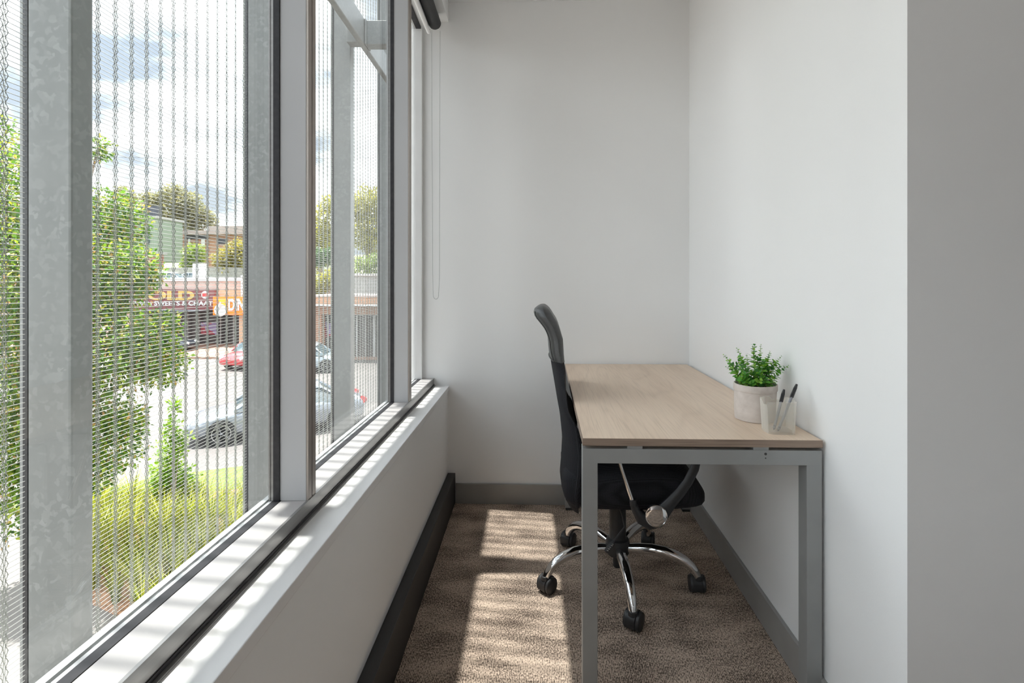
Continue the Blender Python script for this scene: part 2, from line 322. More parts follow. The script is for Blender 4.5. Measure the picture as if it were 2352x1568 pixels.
def corr(name, c1, c2):
    m = bpy.data.materials.new(name); m.use_nodes = True
    n = m.node_tree.nodes; L = m.node_tree.links; b = n['Principled BSDF']
    t = n.new('ShaderNodeTexCoord'); w = n.new('ShaderNodeTexWave'); w.inputs['Scale'].default_value = 1.3; L.new(t.outputs['Object'], w.inputs['Vector'])
    c = n.new('ShaderNodeMixRGB'); c.inputs[1].default_value = (*c1, 1); c.inputs[2].default_value = (*c2, 1); L.new(w.outputs[0], c.inputs[0]); L.new(c.outputs[0], b.inputs['Base Color'])
    b.inputs['Roughness'].default_value = 0.7
    return m
M['greenclad'] = corr('green_cladding', (0.16, 0.205, 0.15), (0.205, 0.25, 0.19))

# ------------------------------------------------------------------ mesh builder
class MB:
    def __init__(s, xf=None):
        s.v = []; s.f = []; s.xf = xf; s.p = []
    def add(s, vs, fs):
        k = len(s.v); s.p.append((k, len(s.f)))
        s.v += [s.xf(*p) if s.xf else tuple(p) for p in vs]
        s.f += [tuple(i + k for i in f) for f in fs]
    def box(s, x0, x1, y0, y1, z0, z1):
        s.add([(x0, y0, z0), (x1, y0, z0), (x1, y1, z0), (x0, y1, z0), (x0, y0, z1), (x1, y0, z1), (x1, y1, z1), (x0, y1, z1)],
              [(0, 3, 2, 1), (4, 5, 6, 7), (0, 1, 5, 4), (1, 2, 6, 5), (2, 3, 7, 6), (3, 0, 4, 7)])
        return s
    def prism(s, poly, z0, z1):
        n = len(poly)
        s.add([(p[0], p[1], z0) for p in poly] + [(p[0], p[1], z1) for p in poly],
              [tuple(range(n - 1, -1, -1)), tuple(range(n, 2 * n))] + [(i, (i + 1) % n, n + (i + 1) % n, n + i) for i in range(n)])
        return s
    def tube(s, pts, r, seg=8, caps=True, flat=1.0, flata=1.0):
        pts = [Vector(p) for p in pts]; n = len(pts)
        rr = r if hasattr(r, '__len__') else [r] * n
        up = Vector((0, 0, 1)); vs = []; prev = None
        for i, p in enumerate(pts):
            t = (pts[min(i + 1, n - 1)] - pts[max(i - 1, 0)])
            if t.length < 1e-9: t = Vector((0, 0, 1))
            t.normalize()
            if prev is None:
                a = t.cross(up)
                if a.length < 1e-3: a = t.cross(Vector((0, 1, 0)))
            else:
                a = prev - t * prev.dot(t)
            a.normalize(); b = t.cross(a); prev = a
            for k in range(seg):
                th = 2 * PI * k / seg
                q = p + (a * math.cos(th) * flata + b * math.sin(th) * flat) * rr[i]
                vs.append(tuple(q))
        fs = []
        for i in range(n - 1):
            for k in range(seg):
                fs.append((i * seg + k, i * seg + (k + 1) % seg, (i + 1) * seg + (k + 1) % seg, (i + 1) * seg + k))
        if caps:
            fs.append(tuple(range(seg - 1, -1, -1))); fs.append(tuple((n - 1) * seg + k for k in range(seg)))
        s.add(vs, fs); return s
    def lathe(s, prof, seg=24, org=(0, 0, 0), axis='Z', wob=None, cap=True):
        vs = []; n = len(prof)
        for (r, h) in prof:
            for k in range(seg):
                th = 2 * PI * k / seg
                rr = r * (wob(th, h) if wob else 1)
                a, b = rr * math.cos(th), rr * math.sin(th)
                if axis == 'Z': q = (a, b, h)
                elif axis == 'Y': q = (a, h, b)
                else: q = (h, a, b)
                vs.append((q[0] + org[0], q[1] + org[1], q[2] + org[2]))
        fs = []
        for i in range(n - 1):
            for k in range(seg):
                fs.append((i * seg + k, i * seg + (k + 1) % seg, (i + 1) * seg + (k + 1) % seg, (i + 1) * seg + k))
        if cap: fs.append(tuple(range(seg - 1, -1, -1))); fs.append(tuple((n - 1) * seg + k for k in range(seg)))
        s.add(vs, fs); return s
    def grid(s, rows, closed=False, caps=False):
        n = len(rows); m = len(rows[0])
        vs = [p for r in rows for p in r]; fs = []
        for i in range(n - 1):
            for k in range(m if closed else m - 1):
                fs.append((i * m + k, i * m + (k + 1) % m, (i + 1) * m + (k + 1) % m, (i + 1) * m + k))
        if caps:
            fs.append(tuple(range(m - 1, -1, -1))); fs.append(tuple((n - 1) * m + k for k in range(m)))
        s.add(vs, fs); return s
    def build(s, name, m, parent=None, smooth=False, bevel=0, label=None, sub=0, angle=35, fixn=True, **tags):
        me = bpy.data.meshes.new(name); me.from_pydata([tuple(v) for v in s.v], [], s.f)
        if fixn:
            bm = bmesh.new(); bm.from_mesh(me); bmesh.ops.recalc_face_normals(bm, faces=bm.faces); bm.to_mesh(me); bm.free()
        me.materials.append(m)
        if smooth:
            me.polygons.foreach_set('use_smooth', [True] * len(me.polygons))
            if not sub: me.set_sharp_from_angle(angle=R(angle))
        me.update()
        o = bpy.data.objects.new(name, me); col.objects.link(o)
        if parent: o.parent = parent
        if bevel:
            b = o.modifiers.new('bevel', 'BEVEL'); b.width = bevel; b.segments = 2; b.limit_method = 'ANGLE'
        if sub:
            b = o.modifiers.new('sub', 'SUBSURF'); b.levels = sub; b.render_levels = sub
        if label: o['label'] = label
        for k, v in tags.items(): o[k] = v
        return o
def each(mb, name, m, parent=None, **kw):
    """every piece of the builder as an object of its own"""
    out = []
    pp = mb.p + [(len(mb.v), len(mb.f))]
    for (a, fa), (b, fb) in zip(pp, pp[1:]):
        q = MB(); q.v = mb.v[a:b]; q.f = [tuple(i - a for i in f) for f in mb.f[fa:fb]]
        out.append(q.build(name, m, parent, **kw))
    return out
def thing(name, label, cat, loc=(0, 0, 0), rz=0, group=None, kind=None):
    o = bpy.data.objects.new(name, None); col.objects.link(o); o.location = loc; o.rotation_euler = (0, 0, rz)
    o.empty_display_size = 0.1
    if label: o['label'] = label
    if cat: o['category'] = cat
    if group: o['group'] = group
    if kind: o['kind'] = kind
    return o
def tag(o, label=None, cat=None, group=None, kind=None):
    if label: o['label'] = label
    if cat: o['category'] = cat
    if group: o['group'] = group
    if kind: o['kind'] = kind
    return o
def copy_tree(o, parent=None):
    c = o.copy(); col.objects.link(c)
    if parent: c.parent = parent
    for ch in list(o.children): copy_tree(ch, c)
    return c
def text_mesh(name, body, size, m, parent, loc, rot=(R(90), 0, 0), extrude=0.02, align='LEFT', sx=1.0, bold=0.0):
    cu = bpy.data.curves.new(name, 'FONT'); cu.body = body; cu.size = size; cu.extrude = extrude; cu.align_x = align; cu.offset = bold
    t = bpy.data.objects.new(name, cu); col.objects.link(t)
    dg = bpy.context.evaluated_depsgraph_get(); me = bpy.data.meshes.new_from_object(t.evaluated_get(dg))
    bpy.data.objects.remove(t); me.materials.clear(); me.materials.append(m)
    o = bpy.data.objects.new(name, me); col.objects.link(o); o.parent = parent; o.location = loc; o.rotation_euler = rot; o.scale = (sx, 1, 1)
    return o

# ================================================================== THE ROOM
YB = 2.66           # back wall
XR = 0.727          # right wall
ZC = 2.61           # ceiling
UN = -3.7           # how far the window wall runs behind the camera
UB = 2.69
UW = -1.762        # where the glazing ends behind the camera; unseen solid wall added beyond to limit daylight
_w0, _w1 = W(.60, -4.1, 0), W(.60, 2.75, 0)
plan = [(_w0.x, _w0.y), (4.2, -4.2), (4.2, YB + .12), (_w1.x, _w1.y)]
tag(MB().prism(plan, -.25, 0).build('floor', M['carpet']), 'brown tweed carpet floor of the office', kind='structure')
tag(MB().prism(plan, ZC, ZC + .25).build('ceiling', M['ceil']), 'plain white ceiling', kind='structure')
tag(MB().box(-.72, XR + .15, YB, YB + .12, 0, ZC).build('wall_back', M['wall']), 'white back wall of the narrow office', kind='structure')
tag(MB().box(XR, XR + .3, 1.061, YB, 0, ZC).build('wall_right', M['wall']), 'white wall beside the desk, ending near the camera', kind='structure')
tag(MB().box(XR + .3, 4.2, 1.061, 1.2, 0, ZC).build('wall_right_return', M['wall']), 'white wall facing the camera at right', kind='structure')
tag(MB().box(4.2, 4.3, -4.2, 1.2, 0, ZC).build('wall_far_right', M['greywall']), 'office wall far to the right', kind='structure')
tag(MB().box(-2.0, 4.2, -4.3, -4.2, 0, ZC).build('wall_rear', M['greywall']), 'office wall behind the camera', kind='structure')
# window wall below the sill, bulkhead above, both out to the facade
wl = MB(W); wl.box(.425, .60, UN, UB, -3.2, .585); tag(wl.build('wall_left', M['wall']), 'low white wall under the windows', kind='structure')
ws = MB(W); ws.box(.417, .52, UN, UB, .585, .61); tag(ws.build('window_sill', M['reveal'], bevel=.002), 'white painted window sill along the left wall', kind='structure')
hd = MB(W); hd.box(.425, .60, UN, UW, .585, 2.476); hd.box(.50, .60, UN, UB, 2.476, ZC + .25); hd.box(.42, .50, UN, UB, 2.51, ZC)  # first box: unseen infill added to shut out daylight behind the camera
tag(hd.build('wall_left_head', M['wall']), 'white bulkhead over the windows', kind='structure')
# skirting
tag(MB().box(-.478, XR - .012, YB - .012, YB, 0, .104).build('baseboard_back', M['skirt'], bevel=.002), 'grey skirting along the back wall', kind='structure')
bb = MB().box(XR - .012, XR, 1.049, YB, 0, .104); bb.box(XR, 4.2, 1.049, 1.061, 0, .104)
tag(bb.build('baseboard_right', M['skirt'], bevel=.002), 'grey skirting along the right wall', kind='structure')
# black trunking at the foot of the window wall
du = MB(W); du.box(.385, .425, UN, UB - .005, 0, .155)
dk = tag(du.build('cable_trunking', M['duct'], bevel=.002), 'long black cable trunking along the floor under the window wall', 'trunking')
sl = MB(W)
for u in (1.02, 1.13, 1.25): sl.box(.3845, .3852, u, u + .006, .03, .09)
each(sl, 'slot', M['gasket'], dk, label='short dark upright slot')

# ------------------------------------------------------------------ windows
MUL = [UW, -.789, .184, 1.157, 2.13, 2.655]
ZS, ZH = .61, 2.476
def window(n, u0, u1, last):
    """bay from the far side of one mullion to the far side of the next"""
    ub = u1 + .042 if not last else UB + .012
    ua = u0 + .042 if n != 5 else u0
    root = thing('window_%d' % n, 'aluminium framed window bay of the left wall', None, kind='structure')
    m = MB(W)
    m.box(.502, .560, ua, ub, ZS, .649)                   # inner bottom rail, its top lit by the sun
    m.build('bottom_rail', M['alu_rail'], root, bevel=.0015)
    m = MB(W); m.box(.4965, .502, ua, ub, .6325, .650)
    m.build('glazing_bead', M['alu'], root, label='brushed aluminium strip')
    m = MB(W); m.box(.4975, .502, ua, ub, .6195, .6315)
    m.build('lower_bead', M['alu'], root)
    m = MB(W); m.box(.4955, .502, ua, ub, .6135, .6195); m.box(.4985, .502, ua, ub, .6315, .6325)  # solid black strips standing in for the shade inside groove and gap
    each(m, 'gap_shade_strip', M['gasket'], root, label='black strip painted as the shade of a frame gap')
    m = MB(W); m.box(.4885, .502, ua, ub, .6102, .6135)
    m.build('sill_lip', M['alu'], root)
    m = MB(W); m.box(.5605, .578, ua, ub, .640, .6495); m.box(.5605, .586, ua, ub, ZH - .012, ZH)
    if not last: m.box(.5625, .576, u1 - .003, u1 + .045, .6495, ZH - .012)
    m.box(.5625, .576, ua - .001, ua + .026, .6495, ZH - .012)
    each(m, 'gasket', M['gasket'], root, label='black rubber gasket')
    m = MB(W); m.box(.576, .583, u1 - .0015, min(u1 + .04, ub), .6495, ZH - .012); m.box(.583, .5865, u1 - .003, u1 + .02, .6495, ZH)
    if not last: each(m, 'glazing_strip', M['alu'], root)
    m = MB(W); m.box(.578, .586, ua, ub, .640, .6485); m.build('rebate', M['mullion'], root)
    m = MB(W); m.box(.591, .603, ua, ub, .586, .650)
    m.build('outer_sill', M['white'], root, label='white outer sill')
    m = MB(W); m.box(.587, .591, ua - .01, ub + .01, .648, ZH)
    m.build('glass_pane', M['glass'], root, label='clear glass pane')
    if not last:
        m = MB(W); m.box(.503, .5625, u1, u1 + .042, .649, ZH)
        m.build('mullion', M['mullion'], root, bevel=.001, label='grey painted mullion')
        m = MB(W); m.box(.4985, .503, u1 + .001, u1 + .0195, .615, ZH); m.box(.4985, .503, u1 + .0225, u1 + .041, .615, ZH)
        each(m, 'mullion_cover', M['bronze'], root, label='bronze toned front strip of the mullion')
        m = MB(W); m.box(.592, .60, u1 + .028, u1 + .05, .652, ZH)
        m.build('outer_cap', M['mullion'], root)
    else:
        m = MB(W); m.box(.555, .60, u1, ub, .649, ZH)
        m.build('end_jamb', M['reveal'], root, bevel=.002, label='white end frame of the window')
for i in range(5):
    window(5 - i, MUL[i], MUL[i + 1], i == 4)

# ------------------------------------------------------------------ roller blind
bl = thing('roller_blind', 'rolled up charcoal roller blind hanging over the farthest window', 'blind', W(.475, 2.0, 2.455))
def rel(o):
    inv = Vector(o.location)
    return lambda l, u, z: tuple(W(l, u, z) - inv)
B = rel(bl)
m = MB(B); m.tube([(.475, .25, 2.455), (.475, 2.585, 2.455)], .031, 28); m.build('fabric_roll', M['blindfab'], bl, smooth=True)
m = MB(B); m.tube([(.5035, .26, 2.408), (.5035, 2.575, 2.408)], .0105, 14); m.box(.5025, .5045, .26, 2.575, 2.408, 2.46)
m.build('bottom_rail', M['reveal'], bl, smooth=True, label='pale grey bottom rail')
m = MB(B); m.box(.455, .497, 2.586, 2.592, 2.43, 2.51); m.build('bracket', M['reveal'], bl)
m = MB(B)
zb = 1.065; pts = []
la, lb = .494, .451; lm = (la + lb) / 2; hw = (la - lb) / 2
z = 2.43
while z > zb + .12: pts.append((la - (2.43 - z) * .004, z)); z -= .0058
hw2 = .0135
k0 = len(pts); zz = z
for j in range(0, 20):
    t = j / 19; pts.append((la - .0055 + (lm + hw2 - la + .0055) * t, zz - t * (.12 - hw2 * 1.4)))
for j in range(1, 9):
    a = PI * j / 9; pts.append((lm + hw2 * math.cos(a), zb + hw2 * 1.4 * (1 - math.sin(a))))
for j in range(0, 20):
    t = 1 - j / 19; pts.append((lb + .0035 + (lm - hw2 - lb - .0035) * t, zz - t * (.12 - hw2 * 1.4)))
while z < 2.43: pts.append((lb + (2.43 - z) * .003, z)); z += .0058
for (l, z) in pts:
    r = .0019
    m.add([(l + r, 2.60, z), (l, 2.60 + r, z), (l - r, 2.60, z), (l, 2.60 - r, z), (l, 2.60, z + r), (l, 2.60, z - r)],
          [(0, 1, 4), (1, 2, 4), (2, 3, 4), (3, 0, 4), (1, 0, 5), (2, 1, 5), (3, 2, 5), (0, 3, 5)])
m.tube([(p[0], 2.60, p[1]) for p in pts], .0005, 4)
m.build('bead_chain', M['bead'], bl, smooth=True, label='thin looped bead chain', fixn=False)

# ================================================================== SCREEN OUTSIDE THE WINDOWS
PITCH = .0127
SP = .973
P0 = .272                    # near face of the post nearest the camera
def post_at(u, label, group='galvanised posts of the mesh screen'):
    o = thing('steel_post', label, 'post', W(1.164, u + .032, ZG), WA, group)
    m = MB(); m.box(-.053, .053, -.0325, .0325, 0, 8.2)
    m.build('post_tube', M['galv'], o, bevel=.006)
    m = MB(); m.box(-.0645, -.0532, -.0315, .0315, 2.9, 8.2)
    m.build('clamp_gasket', M['blk'], o, label='dark strip behind the post')
    m = MB(); m.box(-.0715, -.0647, -.0315, .0315, 2.9, 8.2)
    m.build('clamp_bar', M['galv'], o, label='pale clamping bar')
    return o
post_at(P0 - SP, 'galvanised steel post of the screen standing behind the camera')
post_at(P0, 'galvanised steel post of the screen beside the camera, left of the frame')
post_at(P0 + SP, 'widest galvanised post, at the left of the photo outside the nearest window')
post_at(P0 + 2 * SP, 'galvanised post seen just left of the dark edge of the first mullion')
post_at(P0 + 3 * SP, 'galvanised post in the middle of the second window')
post_at(P0 + 4 * SP, 'narrow strip of galvanised post left of the second mullion')
post_at(P0 + 5 * SP, 'farthest galvanised post, seen through the narrow third window')
def tube4(P, r):
    """square tubes along polylines. P: (n, k, 3) -> verts, faces (numpy)"""
    n, k, _ = P.shape
    off = np.array([(1, 0), (0, 1), (-1, 0), (0, -1)]) * r
    return off
def make_screen():
    ln = SP - .065
    z0, z1 = 0.0, 4.95
    root = thing('mesh_screen', None, 'screen', (0, 0, 0), WA, 'woven steel mesh panels between the posts')
    nr = int((z1 - z0) / PITCH)
    zs = z0 + np.arange(nr) * PITCH
    r = .00098; V = []; Fc = []
    for z in zs:
        k = len(V)
        for y in (0.0, ln):
            V += [(-r, y, z), (0, y, z + r), (r, y, z), (0, y, z - r)]
        Fc += [(k + i, k + (i + 1) % 4, k + 4 + (i + 1) % 4, k + 4 + i) for i in range(4)]
    me = bpy.data.meshes.new('cross_rods'); me.from_pydata(V, [], Fc); me.materials.append(M['wire'])
    o = bpy.data.objects.new('cross_rods', me); col.objects.link(o); o.parent = root; o['kind'] = 'stuff'
    # woven cables: four strands to a band, each zigzagging from rod to rod
    V = []; Fc = []; w = .00108
    cp = .0619
    nb = 15
    zn = z0 + (np.arange(nr * 1) + 0.0) * PITCH
    for b in range(nb):
        yc = ln - .0215 - b * cp
        if yc < .004: break
        for sidx, off in enumerate((-.0060, -.0020, .0020, .0060)):
            k = len(V); ph = sidx % 2
            for i, z in enumerate(zn):
                a = .0021 * (1 if (i + ph) % 2 else -1)
                xo = .0013 * (1 if (i + sidx // 2) % 2 else -1)
                y = yc + off + a
                if y < .001: y = .001
                V += [(xo - w, y, z), (xo, y + w, z), (xo + w, y, z), (xo, y - w, z)]
            for i in range(len(zn) - 1):
                q = k + i * 4
                Fc += [(q + j, q + (j + 1) % 4, q + 4 + (j + 1) % 4, q + 4 + j) for j in range(4)]
    me = bpy.data.meshes.new('woven_cables'); me.from_pydata(V, [], Fc); me.materials.append(M['lace'])
    o = bpy.data.objects.new('woven_cables', me); col.objects.link(o); o.parent = root; o['kind'] = 'stuff'
    return root
LAB = ['woven steel mesh panel beside the camera, left out of the frame', 'woven steel mesh panel at the left edge of the photo, before the widest post',
       'large woven steel mesh panel filling the first window', 'woven steel mesh panel at the left of the second window',
       'woven steel mesh panel at the right of the second window', 'woven steel mesh panel beyond the third window']
scr = make_screen()
for i in range(6):
    s_ = scr if i == 0 else copy_tree(scr)
    s_.location = W(1.2225, P0 + SP * (i - 1) + .065 + .0005, 0); s_['label'] = LAB[i]
    if i == 1: edge_panel = s_

for ch in edge_panel.children:
    if ch.name.startswith('woven'): ch.location = (0, .0335, 0)      # its last lacing sits behind the post
# canopy rail and arms of the screen
ra = thing('canopy_frame', 'horizontal galvanised canopy rail with arms, crossing the top of the second window', 'steel frame', W(1.0, 1.5, 2.66))
B = rel(ra)
m = MB(B); m.box(.995, 1.032, -2.5, 5.6, 2.590, 2.748); m.build('rail', M['galv'], ra, bevel=.006)
for k in range(-1, 6):
    u = P0 + SP * k - .085
    m = MB(B); m.box(.602, .9945, u, u + .075, 2.596, 2.742); m.box(1.0325, 1.108, u, u + .075, 2.61, 2.73); m.box(.984, .9945, u - .014, u + .089, 2.592, 2.746)
    m.build('arm', M['galv'], ra, bevel=.004)

# ================================================================== DESK
desk = thing('desk', 'light oak laminate desk on a grey steel frame against the right wall', 'desk', (.404, 2.006, 0), R(0.2))
X0, X1, Y0, Y1 = -.3135, .3125, -.643, .643
m = MB().box(X0 + .001, X1 - .001, Y0 + .001, Y1, .7105, .73); top = m.build('tabletop', M['wood'], desk, bevel=.0012)
m = MB(); m.box(X0, X1, Y0 - .0002, Y0 + .001, .7100, .7292); m.box(X0 - .0002, X0 + .001, Y0, Y1, .7100, .7292)
each(m, 'edge_band', M['woodedge'], top, label='darker grained edge band')
def frame(y0, y1):
    m = MB(); a = .040
    x0, x1 = X0, X1
    # one welded hoop per end: outline swept as a ring of boxes with mitred look
    m.box(x0, x1, y0, y1, .6625, .7015)
    o = m.build('end_frame', M['desk_metal'], desk, bevel=.0012)
    for nm, xa, xb in (('leg', x0, x0 + a), ('leg', x1 - a, x1)):
        l = MB().box(xa, xb, y0, y1, .012, .664).build('leg', M['desk_metal'], desk, bevel=.0012)
        MB().box(xa + .002, xb - .002, y0 + .002, y1 - .002, 0, .012).build('foot', M['foot'], l)
frame(Y0 + .002, Y0 + .047); frame(Y1 - .060, Y1 - .015)
for x in (-.175, .155):
    MB().box(x - .02, x + .02, Y0 + .004, Y1 - .02, .7017, .7103).build('spacer_bar', M['desk_metal'], desk)
    MB().box(x - .02, x + .02, Y0 + .05, Y1 - .065, .672, .7015).build('support_beam', M['desk_metal'], desk, bevel=.002)
m = MB(); m.lathe([(.0035, .0), (.0035, .0006)], 10, (.166, Y0 + .0014, .692), 'Y'); m.lathe([(.0018, .0), (.0018, .0006)], 8, (.166, Y0 + .0014, .681), 'Y')
each(m, 'paint_chip', M['foot'], desk, label='small dark paint chip')

# ================================================================== CHAIR
chair = thing('office_chair', 'black mesh-back office chair with chrome star base, tucked under the desk', 'chair', (.27, 1.99, 0))
def interp(tab, z):
    for (a, b) in zip(tab, tab[1:]):
        if a[0] <= z <= b[0]:
            t = (z - a[0]) / (b[0] - a[0]); t2 = t
            return tuple(a[i] + (b[i] - a[i]) * t2 for i in range(1, len(a)))
    return tuple(tab[0][1:] if z < tab[0][0] else tab[-1][1:])
# z, rear face x at the middle, half width, forward wrap of the edges, thickness
BK = [(.302, -.190, .115, .022, .014), (.318, -.200, .160, .030, .022), (.355, -.216, .200, .036, .028), (.41, -.223, .215, .040, .032), (.467, -.218, .222, .042, .034), (.55, -.214, .224, .046, .030),
      (.64, -.223, .217, .040, .026), (.70, -.234, .212, .024, .022), (.755, -.243, .205, .022, .024), (.83, -.256, .195, .026, .034), (.87, -.262, .190, .018, .040), (.90, -.265, .186, .012, .045), (.94, -.268, .182, .010, .047), (.964, -.276, .180, .010, .048), (.985, -.288, .177, .011, .053), (1.003, -.303, .173, .012, .060),
      (1.020, -.318, .167, .012, .064), (1.035, -.322, .158, .010, .060), (1.047, -.318, .145, .008, .048), (1.055, -.308, .128, .006, .030), (1.060, -.298, .10, .004, .012)]
def shell(z0, z1, nz, grow=0.0):
    rows = []
    for i in range(nz + 1):
        z = z0 + (z1 - z0) * i / nz
        c, w, wr, th = interp(BK, z); w += grow; th += grow * 2; c -= grow
        # end taper so the shell closes softly
        ns = 14; ring = []
        for k in range(ns + 1):
            s_ = -1 + 2 * k / ns; e = math.sqrt(max(0, 1 - abs(s_) ** 6)) ; ring.append((c + wr * s_ * s_ + th * .5 * (1 - e), w * s_, z))
        for k in range(ns, -1, -1):
            s_ = -1 + 2 * k / ns; e = math.sqrt(max(0, 1 - abs(s_) ** 6)); ring.append((c + wr * s_ * s_ + th * .5 * (1 + e) + .0005, w * s_, z))
        rows.append(ring)
    return rows
m = MB(); m.grid(shell(.302, .872, 26), closed=True, caps=True)
back = m.build('backrest', M['fabric'], chair, smooth=True, angle=60, label='black mesh backrest')
m = MB(); m.grid(shell(.862, 1.060, 44, .0025), closed=True, caps=True)
hr = m.build('headrest', M['leather'], chair, smooth=True, angle=70, label='black leatherette headrest')
m = MB()
for sg in (-1, 1):
    pts = []
    for i in range(16):
        z = .868 + (1.040 - .868) * i / 15; c, w, wr, th = interp(BK, z)
        pts.append((c + wr * .81 - .003, sg * w * .90, z))
    m.tube(pts, .0022, 6)
m.tube([(interp(BK, .866)[0] - .004 + interp(BK, .866)[2] * s_ * s_, interp(BK, .866)[1] * s_, .866) for s_ in [-.95 + .1 * j for j in range(20)]], .0022, 6)
each(m, 'seam', M['leather'], hr, smooth=True)
# rear frame wings of the back and the bar down to the seat
m = MB()
for sg in (-1, 1):
    pts = []
    for i in range(14):
        z = .36 + .30 * i / 13; c, w, wr, th = interp(BK, z); pts.append((c + wr + th * .5, sg * w, z))
    m.tube(pts, [.006] + [.011] * 9 + [.009, .007, .005, .003], 8)
each(m, 'side_frame', M['fabric'], back, smooth=True)
m = MB(); m.tube([(.02, 0, .345), (-.12, 0, .345), (-.17, 0, .36), (-.188, 0, .42), (-.192, 0, .50)], [.016, .016, .015, .013, .011], 10, flat=1.0)
m.build('back_support', M['blk'], chair, smooth=True)
# seat cushion: lofted rounded boxes along x
def loft(st, n=28, p=3.2):
    rows = []
    for (x, hw, zb, zt) in st:
        ring = []; zc = (zb + zt) / 2; hh = (zt - zb) / 2
        for k in range(n):
            th = 2 * PI * k / n; c, s_ = math.cos(th), math.sin(th)
            ring.append((x, hw * math.copysign(abs(c) ** (2 / p), c), zc + hh * math.copysign(abs(s_) ** (2 / p), s_)))
        rows.append(ring)
    return rows
m = MB(); m.grid(loft([(-.215, .15, .385, .45), (-.205, .19, .362, .475), (-.18, .215, .350, .488), (-.10, .232, .346, .497), (0, .236, .345, .503), (.10, .236, .347, .510), (.17, .234, .350, .512), (.21, .230, .354, .500),
                       (.24, .222, .358, .474), (.262, .210, .364, .446), (.276, .190, .372, .424), (.281, .16, .384, .408)], 36, 4.6), closed=True, caps=True)
m.build('seat', M['fabric'], chair, smooth=True, angle=60, label='thick black mesh fabric seat')
m = MB(); m.box(-.10, .10, -.09, .09, .335, .364); m.build('tilt_mechanism', M['blk'], chair, bevel=.008)
m = MB(); m.lathe([(.0, .05), (.016, .05), (.018, .055), (.018, .10), (.040, .100), (.045, .108), (.046, .145), (.042, .158), (.033, .163), (.032, .285), (.027, .288), (.024, .290), (.024, .338)], 28)
m.build('gas_lift', M['blk'], chair, smooth=True, angle=30)
m = MB(); m.tube([(-.02, -.085, .352), (-.0, -.120, .305), (.008, -.128, .262), (-.018, -.135, .232), (-.035, -.14, .212)], .0032, 8)
lev = m.build('lever_rod', M['blk'], chair, smooth=True)
m = MB(); m.tube([(-.030, -.139, .217), (-.040, -.141, .205), (-.055, -.143, .188), (-.062, -.144, .180)], [.006, .0105, .0115, .009], 10, flat=.75)
pad = m.build('lever_paddle', M['blk'], lev, smooth=True)
m = MB()
for q, (dx, dz) in enumerate([(-.038, .211), (-.042, .206), (-.047, .200), (-.052, .194), (-.056, .188)]):
    m.box(dx - .003, dx + (.004 if q % 2 else .001), -.1545, -.1535, dz, dz + .0011); m.box(dx + .001, dx + .002, -.1545, -.1535, dz - .002, dz + .002)
m.build('lever_marking', M['white'], pad, label='small white lever symbols')
# armrests
def armrest(sg):
    y = sg * .283
    m = MB()
    m.tube([(.012, y, .414), (.022, y, .388), (.040, y, .362), (.066, y, .352), (.088, y, .362), (.110, y, .385), (.135, y, .415), (.165, y, .449), (.193, y, .487), (.214, y, .530), (.226, y, .580), (.226, y, .625), (.212, y, .648)],
           [.0115, .0135, .019, .026, .031, .025, .020, .0175, .016, .015, .014, .013, .012], 14, flata=.62)
    m.tube([(.012, y, .425), (.014, y, .405)], .0115, 12)
    arm = m.build('armrest', M['blk'], chair, smooth=True, label='black curved armrest bracket')
    MB().tube([(.014, y, .41), (-.026, y, .528), (-.060, y, .640)], .0066, 12).build('armrest_rod', M['chrome'], arm, smooth=True, label='chrome rod')
    m = MB(); m.grid([[(x, y + w_ * c, .655 + h_ * s_) for (c, s_) in [(math.cos(2 * PI * k / 16), math.sin(2 * PI * k / 16)) for k in range(16)]] for (x, w_, h_) in [(-.085, .012, .006), (-.075, .022, .011), (0, .027, .012), (.15, .027, .012), (.225, .022, .011), (.240, .012, .006)]], closed=True, caps=True)
    m.build('armrest_pad', M['blk'], arm, smooth=True)
    m = MB(); d = sg
    m.lathe([(.030, 0), (.0355, d * .001), (.0365, d * .004), (.0355, d * .0065), (.034, d * .0068), (.0328, d * .0058), (.028, d * .0072), (.020, d * .0086), (.010, d * .0094), (.001, d * .0096)], 40, (.084, y + sg * .0185, .382), 'Y')
    m.build('chrome_cap', M['chrome'], arm, smooth=True, angle=50, label='round chrome cap on the armrest hinge')
    MB().lathe([(.028, 0), (.030, sg * .01), (.030, sg * .022)], 24, (.084, y - sg * .003, .382), 'Y').build('hinge_boss', M['blk'], arm, smooth=True)
    MB().tube([(.066, y, .352), (.05, sg * .20, .350), (.04, sg * .08, .350)], .012, 10).build('armrest_bar', M['blk'], arm, smooth=True)
armrest(-1); armrest(1)
